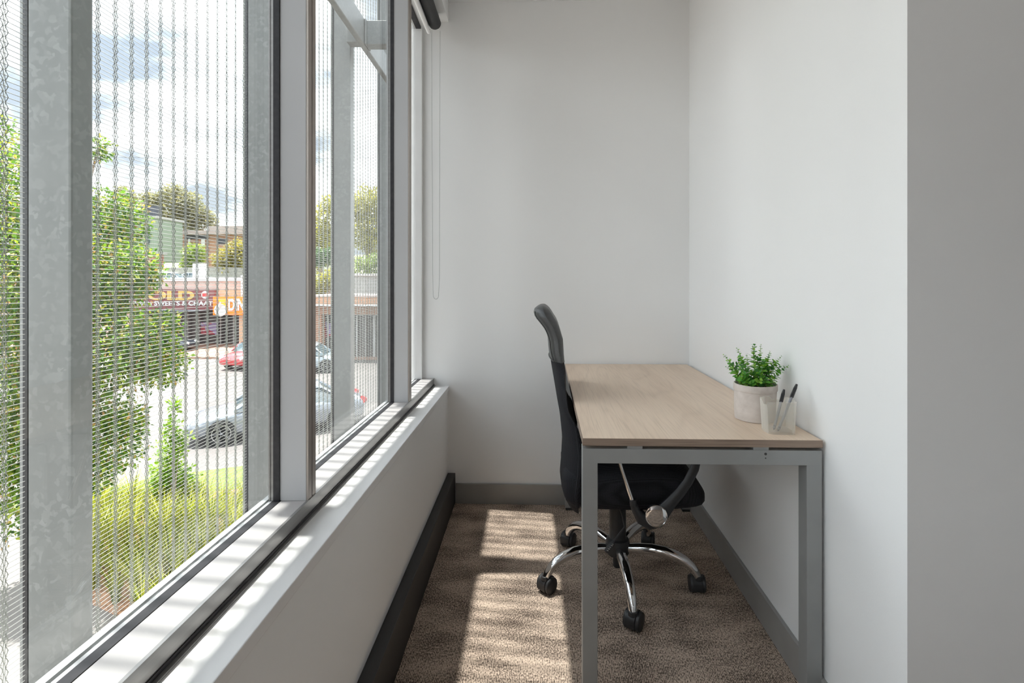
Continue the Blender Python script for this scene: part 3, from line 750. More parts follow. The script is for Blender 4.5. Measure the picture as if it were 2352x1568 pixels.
for q, a in enumerate((272, 344, 56, 128, 200)):
    c, s_ = math.cos(R(a)), math.sin(R(a))
    leg = MB().tube([(c * r, s_ * r, z) for r, z in ((.036, .126), (.08, .132), (.13, .136), (.18, .133), (.22, .124), (.25, .111), (.272, .094), (.286, .076), (.293, .060))],
                    [.0165, .0185, .0195, .0195, .0185, .0175, .0165, .0155, .0145], 18).build('base_leg', M['chrome'], chair, smooth=True, label='curved chrome base leg')
    h = {0: 328, 1: 358, 2: 345, 3: 335, 4: 318}[q]       # which way each castor has swivelled
    ca = R(h); ux, uy = math.cos(ca), math.sin(ca)         # axle direction
    tx, ty = uy, -ux
    px, py = c * .297 - tx * .012, s_ * .297 - ty * .012
    def CF(l_, t_, z): return (px + ux * l_ + tx * t_, py + uy * l_ + ty * t_, z)
    m = MB(CF)
    prof = [(.0325 * math.cos(R(t)), .0325 * math.sin(R(t))) for t in range(-35, 216, 12)]
    prof = [(max(-.030, min(.031, p[0])), p[1]) for p in prof]
    pv = [(-.024, p[0], .0300 + p[1]) for p in prof] + [(.024, p[0], .0300 + p[1]) for p in prof]
    n_ = len(prof)
    m.add([(-.0235, p[0], .0305 + p[1]) for p in prof] + [(.012, p[0], .0305 + p[1]) for p in prof],
          [tuple(range(n_ - 1, -1, -1)), tuple(range(n_, 2 * n_))] + [(i, (i + 1) % n_, n_ + (i + 1) % n_, n_ + i) for i in range(n_)])
    m.tube([(0, .012, .052), (0, .012, .066)], [.017, .015], 14)
    cas = m.build('caster', M['blk'], leg, smooth=True, angle=40, bevel=.0015)
    m = MB(CF)
    for sgn, l0 in ((1, .0125), (-1, -.0240)):
        rr = [(.010, l0), (.0285, l0), (.0300, l0 + .002), (.0300, l0 + .010), (.0275, l0 + .0125), (.015, l0 + .0140), (.001, l0 + .0142)] if sgn == 1 else [(.0275, l0 - .006), (.030, l0 - .003), (.030, l0 + .003), (.02, l0 + .004)]
        m.lathe(rr, 26, (0, 0, .0300), 'X')
    each(m, 'caster_wheel', M['blk'], leg, smooth=True, angle=40)

# ================================================================== THINGS ON THE DESK
ZD = .7302
def wob(th, h): return 1 + .022 * math.sin(3 * th + 12 * h) + .010 * math.sin(7 * th + 30 * h) + (.004 * math.sin(17 * th) if h > .03 else 0)
pot = thing('potted_plant', 'small bushy green plant in a beige canvas pot on the desk', 'potted plant', (.629, 1.575, ZD))
m = MB(); m.lathe([(.050, 0), (.0565, .001), (.0575, .006), (.0585, .03), (.0590, .06), (.0595, .0865), (.0595, .0875), (.0612, .0878), (.0618, .090), (.0620, .104), (.0612, .1075), (.0595, .1080), (.0575, .1065), (.0570, .095), (.030, .094), (.001, .094)], 72, wob=wob)
m.build('fabric_pot', M['potcloth'], pot, smooth=True, angle=50, label='beige canvas pot with a folded rim')
m = MB(); m.lathe([(.0565, .0945), (.03, .0985), (.001, .1)], 30); m.build('potting_soil', M['potsoil'], pot, smooth=True)
rnd = random.Random(7)
stems = MB(); leaves = MB()
def round_leaf(mb, p, d, n, L_, w_):
    d = d.normalized(); n = (n - d * n.dot(d))
    if n.length < 1e-4: n = d.orthogonal()
    n.normalize(); s_ = d.cross(n)
    prof = [(0, .12), (.22, .72), (.5, 1.0), (.8, .82), (1.0, .30)]
    vs = []
    for (t, w) in prof:
        q = p + d * L_ * t - n * L_ * .12 * t * t
        vs += [tuple(q + s_ * w_ * w + n * L_ * .08 * w), tuple(q), tuple(q - s_ * w_ * w + n * L_ * .08 * w)]
    fs = []
    for i in range(len(prof) - 1):
        a = i * 3; fs += [(a, a + 1, a + 4, a + 3), (a + 1, a + 2, a + 5, a + 4)]
    mb.add(vs, fs)
specs = []   # tips as (dx, dy, height) of the sprigs
tips = [(-.098, -.01, .195), (-.075, .02, .17), (-.060, -.015, .215), (-.038, .02, .185), (-.02, -.02, .150), (-.004, .01, .222), (.012, -.03, .165), (.025, .02, .222), (.042, -.005, .205),
        (.055, .02, .195), (.078, 0, .190), (.090, -.02, .165), (.060, -.03, .140), (-.05, -.035, .14), (.02, -.04, .13), (-.082, .015, .155), (.035, .04, .17), (-.01, .04, .19), (.07, .03, .16), (-.03, -.04, .12),
        (.0, -.045, .125), (.045, -.04, .12), (-.065, -.03, .135)]
for (tx_, ty_, tz_) in tips:
    b0 = Vector((tx_ * .38 + rnd.uniform(-.006, .006), ty_ * .5, .095)); t0 = Vector((tx_, ty_, tz_))
    mid = b0.lerp(t0, .5) + Vector((-tx_ * .12, rnd.uniform(-.008, .008), .008))
    P = [b0 * (1 - t) ** 2 + mid * 2 * t * (1 - t) + t0 * t * t for t in [i / 12 for i in range(13)]]
    stems.tube([tuple(p) for p in P], [.0011 - .0007 * i / 12 for i in range(13)], 5)
    ang = rnd.uniform(0, PI)
    nn = int((t0 - b0).length / .0072)
    for i in range(1, nn + 1):
        t = i / nn; p = b0 * (1 - t) ** 2 + mid * 2 * t * (1 - t) + t0 * t * t
        tan = ((mid - b0) * (1 - t) + (t0 - mid) * t).normalized()
        ang += PI / 2 + rnd.uniform(-.5, .5)
        a = tan.orthogonal().normalized(); b_ = tan.cross(a)
        for sgn in (0, PI):
            o_ = a * math.cos(ang + sgn) + b_ * math.sin(ang + sgn)
            sz = (.0145 if t < .75 else .0145 * (1 - (t - .75) * 2.4)) * rnd.uniform(.75, 1.15) * (.75 + .5 * math.sin(PI * min(1, t * 1.2)))
            round_leaf(leaves, p, (o_ + tan * .55).normalized(), tan, sz, sz * .46)
    # side twigs
    if rnd.random() < .75:
        t = rnd.uniform(.45, .7); p = b0 * (1 - t) ** 2 + mid * 2 * t * (1 - t) + t0 * t * t
        e = p + Vector((rnd.uniform(-.022, .022), rnd.uniform(-.02, .02), rnd.uniform(.02, .035)))
        stems.tube([tuple(p), tuple(p.lerp(e, .5)), tuple(e)], .0006, 4)
        for i in range(1, 6):
            q = p.lerp(e, i / 5); tan = (e - p).normalized(); ang += PI / 2
            a = tan.orthogonal().normalized(); b_ = tan.cross(a)
            for sgn in (0, PI):
                o_ = a * math.cos(ang + sgn) + b_ * math.sin(ang + sgn); round_leaf(leaves, q, (o_ + tan * .6), tan, .011 * (1.15 - .1 * i), .0042)
stems.build('stems', M['stem'], pot, smooth=True)
leaves.build('foliage', M['leaf_pot'], pot, smooth=True, fixn=False)

cup = thing('pen_cup', 'frosted plastic pen cup holding two pens near the desk corner', 'cup', (.641, 1.445, ZD))
foot0 = [(-.030, -.040), (.037, -.040), (.038, .035), (.020, .042), (-.020, .044), (-.040, .030), (-.046, .006), (-.046, -.018), (-.042, -.030)]
def outline(k, ins=0.0):
    pts_ = []
    n = len(foot0)
    for i in range(n):
        a, b_ = Vector(foot0[i]), Vector(foot0[(i + 1) % n])
        for j in range(4): pts_.append(a.lerp(b_, j / 4))
    # round the corners a little
    for _ in range(1):
        pts_ = [(pts_[i - 1] + pts_[i] * 2 + pts_[(i + 1) % len(pts_)]) / 4 for i in range(len(pts_))]
    return [(p.x * k - math.copysign(ins, p.x), p.y * k - math.copysign(ins, p.y)) for p in pts_]
def rimz(i, n):
    # two shallow dips in the rim
    t = i / n
    d = 0
    for c_ in (.33, .80):
        e = abs(t - c_)
        if e < .07: d = .009
        elif e < .085: d = .009 * (1 - (e - .07) / .015)
    return d
m = MB(); rows = []
o0 = outline(.90); n = len(o0)
for (k, z) in ((.90, 0), (.905, .004), (.95, .045), (1.0, .088)):
    rows.append([(p[0], p[1], z - (rimz(i, n) if z > .08 else 0)) for i, p in enumerate(outline(k))])
rows.append([(p[0], p[1], .088 - rimz(i, n)) for i, p in enumerate(outline(1.0, .0016))])
for (k, z) in ((.95, .045), (.905, .005)):
    rows.append([(p[0], p[1], z) for p in outline(k, .0016)])
m.grid(rows, closed=True, caps=True); m.build('cup_shell', M['frosted'], cup, smooth=True, angle=50)
def pen(label, p0, p1, cap_len, clip):
    p0 = Vector(p0); p1 = Vector(p1)
    o = thing('ballpoint_pen', label, 'pen', p0, 0, 'pens in the cup'); d = p1 - p0; u = d.normalized(); L_ = d.length
    MB().tube([tuple(u * .004), tuple(u * (L_ - cap_len))], .0036, 10).build('barrel', M['pen_clear'], o, smooth=True, label='clear pen barrel')
    MB().tube([(0, 0, 0), tuple(u * .010), tuple(u * .012)], [.0012, .0037, .0038], 10).build('tip', M['ink'], o, smooth=True)
    MB().tube([tuple(u * .012), tuple(u * (L_ - cap_len))], .0016, 6).build('refill', M['ink'], o, smooth=True)
    c_ = MB(); c_.tube([tuple(u * (L_ - cap_len)), tuple(u * (L_ - .012)), tuple(u * L_)], [.0050, .0047, .0028], 12)
    cp_ = c_.build('cap', M['blk'], o, smooth=True, angle=50, label='black pen cap')
    n_ = Vector((-.75, -.66, 0)); n_ = (n_ - u * n_.dot(u)).normalized()
    MB().tube([tuple(u * (L_ - cap_len - .003) + n_ * .0075), tuple(u * (L_ - .014) + n_ * .0078), tuple(u * (L_ - .010) + n_ * .003)], .0014, 6).build('clip', M['blk'], cp_, smooth=True)
pen('black capped pen, shorter and left of the two in the pen cup', (.622, 1.432, ZD + .007), (.664, 1.462, ZD + .112), .036, 0)
pen('black capped pen leaning farthest right out of the pen cup', (.628, 1.420, ZD + .007), (.694, 1.452, ZD + .129), .040, 0)

# ================================================================== OUTSIDE
def gpoly(name, pix, z0, h, m, label, zz=None):
    pts_ = [G(x, y) for x, y in pix]
    o = MB().prism([(p.x, p.y) for p in pts_], z0, z0 + h).build(name, m)
    return tag(o, label, kind='structure')
tag(MB().box(-80, 40, -25, 44, ZG - .4, ZG - .02).build('road', M['asphalt']), 'sun bleached asphalt road', kind='structure')
# near footpath strip beside the building
def poly_world(name, pts_, z0, z1, m, label):
    return tag(MB().prism([(p[0], p[1]) for p in pts_], z0, z1).build(name, m), label, kind='structure')
def GP(*pix): return [(G(x, y).x, G(x, y).y) for x, y in pix]
kb = GP((-500, 1210), (100, 1150), (230, 1122), (368, 1095), (562, 1072), (700, 1058))
near = [(-1.2, kb[-1][1] + .2), (-1.2, -10), (-60, -10)]
poly_world('footpath', kb + [(-1.3, kb[-1][1] + 1.5), (-1.3, -10), (-60, -10), (-60, kb[0][1])], ZG - .02, ZG + .06, M['concrete'], 'pale concrete footpath beside the building')
poly_world('lawn', GP((-200, 1190), (100, 1160), (228, 1136), (368, 1103), (562, 1079), (690, 1066), (690, 1128), (562, 1132), (420, 1146), (353, 1141), (228, 1155), (60, 1185)), ZG + .05, ZG + .10, M['lawn'], 'bright green lawn verge by the road')
poly_world('garden_bed', GP((150, 1215), (300, 1172), (420, 1150), (562, 1133), (690, 1130), (700, 1250), (620, 1500), (330, 1560), (300, 1440), (215, 1400), (120, 1330)), ZG + .05, ZG + .11, M['soil'], 'mulched garden bed')

# leaf clouds -------------------------------------------------------
def leaf_cloud(name, blobs, n, size, m, parent, seed=1, shellp=.45, droop=.3, aspect=.55):
    """blobs: (centre, (rx, ry, rz)) in the parent's frame"""
    g = np.random.default_rng(seed)
    vol = np.array([b[1][0] * b[1][1] * b[1][2] for b in blobs]) ** (2 / 3); pr = vol / vol.sum()
    idx = g.choice(len(blobs), n, p=pr)
    C_ = np.array([b[0] for b in blobs], float)[idx]; Rr = np.array([b[1] for b in blobs], float)[idx]
    d = g.normal(size=(n, 3)); d /= np.linalg.norm(d, axis=1)[:, None]
    rad = 1 - np.abs(g.normal(0, shellp, n)); rad = np.clip(rad, .05, 1.15)
    lump = 1 + .16 * np.sin(d[:, 0] * 7 + idx) * np.sin(d[:, 2] * 6 + 2 * idx)
    P = C_ + d * Rr * (rad * lump)[:, None]
    t = d + g.normal(0, .7, (n, 3)); t[:, 2] -= droop; t /= np.linalg.norm(t, axis=1)[:, None]
    up = g.normal(0, .55, (n, 3)) + np.array([0, 0, 1.0]); s_ = np.cross(t, up); s_ /= np.linalg.norm(s_, axis=1)[:, None]
    sz = size * g.uniform(.65, 1.3, n)[:, None]
    nn_ = np.cross(s_, t)
    v0 = P; v1 = P + t * sz * .45 + s_ * sz * aspect * .5 + nn_ * sz * .06; v2 = P + t * sz; v3 = P + t * sz * .45 - s_ * sz * aspect * .5 + nn_ * sz * .06
    V = np.stack([v0, v1, v2, v3], 1).reshape(-1, 3)
    me = bpy.data.meshes.new(name); me.vertices.add(len(V)); me.vertices.foreach_set('co', V.ravel())
    me.loops.add(n * 4); me.loops.foreach_set('vertex_index', np.arange(n * 4)); me.polygons.add(n)
    me.polygons.foreach_set('loop_start', np.arange(n) * 4); me.update(); me.validate(); me.materials.append(m)
    o = bpy.data.objects.new(name, me); col.objects.link(o); o.parent = parent
    return o
HILL = [0.0, 1.9, 2.6, 3.6, 5, 6.5, 8, 9, 10, 10.5, 11, 11, 11, 11]
def hillz(Y):
    if Y < 44.3: return ZG
    t = (Y - 44) / 12; i = int(t); a = HILL[i] if i else -1.2
    return a + (HILL[i + 1] - a) * (t - i) - .6
def tree(name, label, cat, base, blobs, n, size, m, seed=1, group=None, trunk_r=.12, shellp=.4, bark='bark', aspect=.55):
    base = Vector(base)
    if base.y > 30: base.z = hillz(base.y)
    o = thing(name, label, cat, base, 0, group)
    rb = [((Vector(c) - base), r) for c, r in blobs]
    leaf_cloud('foliage', [(tuple(c), r) for c, r in rb], n, size, m, o, seed, shellp, aspect=aspect)
    tb = MB(); cz = sum((c.z for c, r in rb)) / len(rb)
    fork = Vector((0, 0, max(.3, cz * .45)))
    tb.tube([(0, 0, 0), tuple(fork * .5 + Vector((trunk_r * .3, 0, 0))), tuple(fork)], [trunk_r * 1.2, trunk_r, trunk_r * .8], 8)
    for c, r in rb:
        mid = fork.lerp(c, .5) + Vector((0, 0, abs(c.z - fork.z) * .1))
        tb.tube([tuple(fork), tuple(mid), tuple(c)], [trunk_r * .6, trunk_r * .35, trunk_r * .12], 6)
    tb.build('trunk', M[bark], o, smooth=True)
    return o
def pb(x, y, Y, rpx, sq=1.0):
    p = PY(x, y, Y); r = rpx / F * Y
    return (tuple(p), (r, r * .9, r * sq))
# street tree just outside, left
tree('street_tree', 'leafy green street tree with reddish tips at the left, nearest the windows', 'tree', (PY(60, 655, 7.4).x, 7.6, ZG),
     [pb(10, 470, 7.2, 150), pb(-60, 330, 7.4, 100), pb(60, 640, 6.9, 190), pb(215, 540, 7.6, 112), pb(262, 505, 7.8, 72), pb(235, 660, 7.2, 100), pb(300, 615, 7.2, 66), pb(335, 635, 7.2, 40), pb(250, 800, 7.0, 118), pb(330, 790, 7.1, 78), pb(375, 835, 7.2, 58), pb(385, 745, 7.2, 34),
      pb(40, 850, 6.8, 170), pb(20, 1080, 6.6, 150), pb(250, 1010, 6.9, 80), pb(285, 965, 6.9, 50), pb(225, 340, 7.4, 32), pb(212, 1085, 6.9, 50), pb(150, 960, 6.8, 110)],
     60000, .066, M['leaf_near'], seed=3, trunk_r=.11, shellp=.38)
tree('sapling', 'slender light green sapling in front of the parked silver car', 'tree', G(400, 1215),
     [pb(400, 935, 9.0, 13, 2), pb(396, 985, 9.0, 24, 1.3), pb(392, 1035, 9.0, 36, 1), pb(385, 1085, 9.0, 42, .9), pb(420, 1100, 9.1, 34, .9), pb(375, 1120, 8.9, 32, .9), pb(430, 1140, 9.1, 26, .8), pb(415, 1010, 9.0, 20, 1)],
     1900, .085, M['leaf_sap'], seed=5, trunk_r=.02, shellp=.5)
# strappy tufts ------------------------------------------------------
def tuft_mesh(seed):
    g = random.Random(seed); mb = MB()
    for i in range(70):
        a = g.uniform(0, 2 * PI); L_ = g.uniform(.42, .78); lean = g.uniform(.10, .55); w = g.uniform(.006, .011)
        r0 = g.uniform(0, .07); d = Vector((math.cos(a), math.sin(a), 0)); s_ = Vector((-d.y, d.x, 0)); vs = []
        for j in range(5):
            t = j / 4; p = d * (r0 + lean * L_ * t * t * 1.1) + Vector((0, 0, L_ * (t - .28 * lean * t * t)))
            ww = w * (1 - t ** 2 * .95); vs += [tuple(p - s_ * ww), tuple(p + s_ * ww)]
        mb.add(vs, [(2 * j, 2 * j + 1, 2 * j + 3, 2 * j + 2) for j in range(4)])
    return mb
protos = []
for q in range(3):
    o = tuft_mesh(q + 11).build('strappy_plant', M['blade'], fixn=False, smooth=True)
    tag(o, 'yellow-green strappy leaved plant in the mulched garden bed below the windows', 'plant', 'strappy plants in the garden bed')
    protos.append(o)
g = random.Random(4); spots = []
yy = 1185
while yy < 1520:
    stepx = 30 + (yy - 1185) * .10
    x = 205 + g.uniform(0, 20)
    while x < 650:
        lim = 1168 - (x - 230) * .10
        bot = 1395 + (x - 230) * .55
        if yy > lim and yy < bot + 5: spots.append((x + g.uniform(-8, 8), yy + g.uniform(-6, 6)))
        x += stepx
    yy += 17 + (yy - 1185) * .08
for i, (x, y) in enumerate(spots):
    o = protos[i] if i < 3 else protos[i % 3].copy()
    if i >= 3: col.objects.link(o)
    row = min(3, int((y - 1185) / 75)); c3 = 0 if x < 330 else 1 if x < 470 else 2
    o['label'] = 'yellow-green strappy plant in the %s of the garden bed, towards its %s' % (['back row', 'second row', 'third row', 'front row'][row], ['left end', 'middle', 'right end'][c3])
    p = G(x, y); o.location = (p.x, p.y, ZG + .10); k = g.uniform(.75, 1.15); o.scale = (k, k, k * g.uniform(.8, 1.1)); o.rotation_euler = (0, 0, g.uniform(0, 6))
tree('dark_shrub', 'low dark green shrub at the back of the strappy grass bed', 'shrub', G(430, 1195), [pb(425, 1165, 9.3, 30, .8), pb(470, 1150, 9.6, 26, .8)], 900, .06, M['leaf_dark'], seed=9, trunk_r=.02)

# cars ----------------------------------------------------------------
def make_car(label, pos, heading, paint, L_=4.5, Wd=1.76, Ht=1.44, hatch=False, group=None):
    o = thing('car', label, 'car', pos, heading, group)
    hl = L_ / 2; hw = Wd / 2; zb = .20
    # body below the belt line; x forward
    st = [(-hl, .62, .38, .62), (-hl + .06, .80, .30, .84 if not hatch else .90), (-hl + .35, .87, .24, .96), (-hl + .9, 1, .21, .97), (-.6, 1, zb, .95), (.3, 1, zb, .93), (hl - 1.35, 1, zb, .90),
          (hl - .9, .99, .21, .84), (hl - .45, .95, .22, .76), (hl - .12, .84, .26, .66), (hl, .66, .32, .56)]
    m = MB(); m.grid(loft([(x, hw * w, a, b) for x, w, a, b in st], 28, 5), closed=True, caps=True)
    body = m.build('body', paint, o, smooth=True, angle=50)
    if hatch: cb = [(-hl + .12, .80, .90), (-hl + .42, .76, Ht - .10), (-.5, .76, Ht - .015), (.25, .76, Ht - .02), (.62, .78, Ht - .16), (hl - 1.0, .86, .88)]
    else: cb = [(-hl + .62, .80, .93), (-hl + 1.25, .76, Ht - .10), (-.35, .75, Ht - .01), (.20, .75, Ht - .02), (.55, .77, Ht - .15), (hl - 1.15, .86, .88)]
    def cab(zlo, zhi_off, win):
        rows = []
        for (x, w, zt) in cb:
            zt2 = zt - zhi_off; wb = hw * .95; wt = hw * (w - .06) if zt > 1.1 else wb * .97
            rows.append([(x, -wb - win, zlo), (x, -wt * 1.06 - win, (zlo + zt2) / 2 + .06), (x, -wt - win, zt2 - .02), (x, -wt * .85, zt2 + win), (x, 0, zt2 + .015 + win), (x, wt * .85, zt2 + win), (x, wt + win, zt2 - .02), (x, wt * 1.06 + win, (zlo + zt2) / 2 + .06), (x, wb + win, zlo)])
        return rows
    m = MB(); m.grid(cab(.84, .03, 0)); m.build('glasshouse', M['carglass'], o, smooth=True, angle=60, label='tinted car windows')
    m = MB(); rows = []
    for (x, w, zt) in cb[1:5]:
        wt = hw * (w - .06) + .012; rows.append([(x, -wt - .01, zt - .075), (x, -wt * .86, zt), (x, 0, zt + .022), (x, wt * .86, zt), (x, wt + .01, zt - .075)])
    m.grid(rows); m.build('roof', paint, o, smooth=True, angle=70)
    m = MB()
    for sg in (-1, 1):
        for path in ([(cb[-1][0], hw * .93, .87), (.58, hw * .765, cb[4][2] - .05)], [(-.12, hw * .955, .90), (-.10, hw * .735, Ht - .06)], [(cb[0][0] + .02, hw * .94, .90), (cb[1][0], hw * .74, cb[1][2] - .05)]):
            m.tube([(p[0], sg * p[1], p[2]) for p in path], .032, 6)
    each(m, 'pillar', paint, o, smooth=True)
    m = MB()
    for sg in (-1, 1): m.tube([(.60, sg * (hw - .06), .95), (.60, sg * (hw + .01), .97), (.60, sg * (hw + .04), .985), (.60, sg * (hw + .16), 1.0)], [.02, .03, .075, .06], 8)
    each(m, 'mirror', paint, o, smooth=True)
    m = MB()
    for sg in (-1, 1): m.tube([(hl - .20, sg * hw * .70, .62), (hl - .06, sg * hw * .62, .60)], [.12, .09], 10)
    each(m, 'headlamp', M['lamp'], o, smooth=True)
    m = MB()
    for sg in (-1, 1): m.tube([(-hl + .10, sg * hw * .74, .80), (-hl + .01, sg * hw * .68, .78)], [.12, .09], 10)
    each(m, 'tail_lamp', M['tail'], o, smooth=True)
    m = MB()
    for sg in (-1, 1): m.box(-hl + .95, hl - 1.15, sg * hw * .985 - .01, sg * hw * .985 + .01, .24, .30)
    each(m, 'side_skirt', M['blk'], o)
    for wx in (-hl + .78, hl - .86):
        for sg in (-1, 1):
            m = MB(); m.lathe([(.34, 0), (.355, sg * .005), (.355, sg * .02)], 24, (wx, sg * (hw - .015), .33), 'Y'); m.build('wheel_arch', M['tyre'], o, smooth=True)
            w_ = MB().lathe([(.25, -sg * .10), (.31, -sg * .10), (.325, -sg * .06), (.325, sg * .055), (.31, sg * .07), (.24, sg * .065), (.23, sg * .04), (.01, sg * .04)], 26, (wx, sg * (hw - .035), .325), 'Y').build('wheel', M['tyre'], o, smooth=True)
            m = MB(); cy_ = sg * (hw + .013)
            for k in range(5):
                a = 2 * PI * k / 5; m.tube([(wx, cy_, .325), (wx + .215 * math.cos(a), cy_, .325 + .215 * math.sin(a))], [.045, .032], 6, flat=.4)
            m.lathe([(.205, 0), (.232, sg * .01), (.232, sg * .018), (.215, sg * .02), (.205, 0)], 24, (wx, cy_ - sg * .01, .325), 'Y', cap=False)
            m.build('wheel_rim', M['hubcap'], w_, smooth=True)
    return o
zr_ = ZG + .0 - .02
a = G(425, 1033); b = G(838, 980); hd_ = math.atan2(a.y - b.y, a.x - b.x)
c = (a + b) / 2 + Vector((-math.sin(hd_), math.cos(hd_), 0)) * -.85
make_car('silver sedan parked closest, its bonnet behind the young sapling', (c.x, c.y, zr_), hd_, M['silver'], 4.6)
p = G(566, 846); make_car('bright red hatchback on the road below the orange sign', (p.x, p.y + 1.2, zr_), R(258), M['red'], 4.0, hatch=True, Ht=1.46)
p = G(684, 852); make_car('pale blue-grey hatchback parked by the shops, at the left of the second window', (p.x + .3, p.y + .2, zr_), R(10), M['bluegrey'], 4.1, hatch=True, Ht=1.46)
p = G(352, 812); make_car('dark car at the kerb, half hidden by the street tree', (p.x - .3, p.y + .6, zr_), R(12), M['darkcar'], 4.4)

# shops opposite ------------------------------------------------------
def bx(mb, x0, x1, ytop, ybot, Y, dep, zb=None):
    a = PY(x0, ytop, Y); b = PY(x1, ybot, Y)
    z0 = zb if zb is not None else b.z
    mb.box(a.x, b.x, Y, Y + dep, min(z0, a.z), a.z); return mb
YS = 34.0
fp = MB().box(-60, 20, 28.9, 44, ZG - .02, ZG + .10)
tag(fp.build('footpath_far', M['paving']), 'reddish brick paved footpath in front of the shops', kind='structure')
shop = thing('shop_building', 'single storey brick shop with white coping and a maroon name board', 'building', (PY(430, 700, YS).x, YS, ZG))
SO = Vector(shop.location)
def rl(*p): return tuple(Vector(p) - SO)
m = MB(rl); bx(m, 120, 553, 645, 664, YS, 9); bx(m, 120, 300, 664, 800, YS, 9, ZG); bx(m, 300, 553, 664, 712, YS + .3, 8.7)
m.build('brick_wall', M['brick_pale'], shop, label='pale painted brick parapet')
m = MB(rl); bx(m, 115, 556, 637, 645.5, YS - .12, 9.3); m.build('coping', M['white'], shop)
m = MB(rl); bx(m, 553, 600, 632, 690, YS - .1, 9.2); m.build('white_pier', M['white'], shop)
m = MB(rl); bx(m, 490, 553, 665.5, 683, YS - .04, .3); m.build('render_band', M['cream'], shop)
m = MB(rl); bx(m, 300, 600, 712, 800, YS + 1.6, .3, ZG); m.build('shopfront', M['shopdark'], shop, label='dark recessed shopfront')
m = MB(rl); bx(m, 270, 452, 712.5, 716, YS - 1.4, 1.4); m.build('awning', M['navy'], shop, label='dark awning under the sign')
m = MB(rl); bx(m, 549, 563, 722, 800, YS - .05, .8, ZG); m.build('corner_pillar', M['cream'], shop)
m = MB(rl); bx(m, 461, 501, 740, 768, YS + 1.5, .05); m.build('window_poster', M['poster'], shop, label='purple and red poster')
m = MB(rl)
for x in (430, 455, 505, 520, 535): bx(m, x, x + 2.2, 718, 800, YS + 1.4, .08, ZG)
each(m, 'shopfront_frame', M['fence'], shop)
def sign_txt(body, x0, x1, ytop, ybot, Y, m, parent, org, bold=0.0, name='sign_lettering'):
    a = PY(x0, ybot, Y); b = PY(x1, ytop, Y)
    o = text_mesh(name, body, 1.0, m, parent, tuple(Vector((a.x, Y, a.z)) - org), extrude=.02, bold=bold)
    bbv = [v.co for v in o.data.vertices]; wx = max(v.x for v in bbv) - min(v.x for v in bbv); mn = min(v.x for v in bbv); hy = max(v.y for v in bbv) - min(v.y for v in bbv); my = min(v.y for v in bbv)
    kx = (b.x - a.x) / wx; ky = (b.z - a.z) / hy
    for v in o.data.vertices: v.co.x = (v.co.x - mn) * kx; v.co.y = (v.co.y - my) * ky
    o.scale = (1, 1, 1); return o
ms = thing('maroon_sign', 'long maroon sign board with gold and white lettering on the brick shop', 'sign', (PY(400, 690, YS).x, YS - .3, PY(400, 712, YS - .3).z))
MO = Vector(ms.location)
m = MB(lambda *p: tuple(Vector(p) - MO)); bx(m, 270, 492.5, 664.5, 712, YS - .3, .28); m.build('sign_board', M['maroon'], ms)
sign_txt('GOLD', 302, 446, 668, 689, YS - .33, M['gold'], ms, MO, .035)
sign_txt('INDIAN SWEETS & CHAAT', 293, 489, 691.5, 701.5, YS - .33, M['white'], ms, MO, .02)
m = MB(lambda *p: tuple(Vector(p) - MO)); pc = PY(471, 677, YS - .34); m.lathe([(.26, 0), (.26, -.03), (.22, -.035)], 28, (pc.x, YS - .31, pc.z), 'Y'); em = m.build('round_emblem', M['white'], ms, label='round white emblem')
m = MB(lambda *p: tuple(Vector(p) - MO)); bx(m, 464.5, 478, 672.5, 681, YS - .37, .03); m.build('emblem_bar', M['redspot'], em, label='red bar')
os_ = thing('orange_sign', 'bright orange shop sign with white lettering right of the maroon sign', 'sign', (PY(540, 700, YS - .5).x, YS - .5, PY(540, 723, YS - .5).z))
OO = Vector(os_.location); ro = lambda *p: tuple(Vector(p) - OO)
m = MB(ro); bx(m, 489, 610, 681.5, 723.5, YS - .5, .3); m.build('sign_board', M['orange'], os_)
m = MB(ro); bx(m, 502, 523, 686, 719, YS - .52, .015); m.build('yellow_panel', M['yellow'], os_)
sign_txt('DIN', 524.5, 561, 686, 713, YS - .53, M['white'], os_, OO, .04)
m = MB(ro); pc = PY(506, 712, YS - .53)
m.lathe([(.001, -.02), (.42, -.02), (.42, 0)], 24, (pc.x, YS - .52, pc.z), 'Y'); m.tube([(pc.x, YS - .54, pc.z + .2), (pc.x + .02, YS - .54, pc.z + .55)], [.22, .12], 10, flat=.3)
m.build('white_emblem', M['white'], os_, label='white rounded emblem')
# second shop, seen through the second window
YS2 = 28.6
shop2 = thing('shop_building', 'low orange brick shop seen through the second window', 'building', (PY(800, 700, YS2).x, YS2, ZG))
S2 = Vector(shop2.location); r2 = lambda *p: tuple(Vector(p) - S2)
m = MB(r2); bx(m, 672, 960, 681, 722, YS2, 6); bx(m, 672, 738, 722, 840, YS2, .5, ZG); m.build('brick_wall', M['brick_org'], shop2, label='orange brick wall')
m = MB(r2); bx(m, 670, 962, 678, 682, YS2 - .1, 6.2); m.build('coping', M['tileroof'], shop2)
m = MB(r2); bx(m, 738, 960, 722, 840, YS2 + .8, .3, ZG); m.build('shopfront', M['shopdark'], shop2, label='dark glazed shopfront')
m = MB(r2)
for x in (738, 752, 768, 790, 818, 838, 858, 878, 900): bx(m, x, x + 2, 722, 840, YS2 + .6, .1, ZG)
bx(m, 738, 960, 720, 724, YS2 + .6, .1); each(m, 'shopfront_frame', M['white'], shop2)
m = MB(r2); bx(m, 742, 752, 738, 775, YS2 + .7, .04); bx(m, 754, 763, 742, 772, YS2 + .7, .04); each(m, 'window_poster', M['poster'], shop2)
m = MB(r2); bx(m, 690, 960, 700, 703, YS2 - .8, .8); m.build('awning_edge', M['white'], shop2)
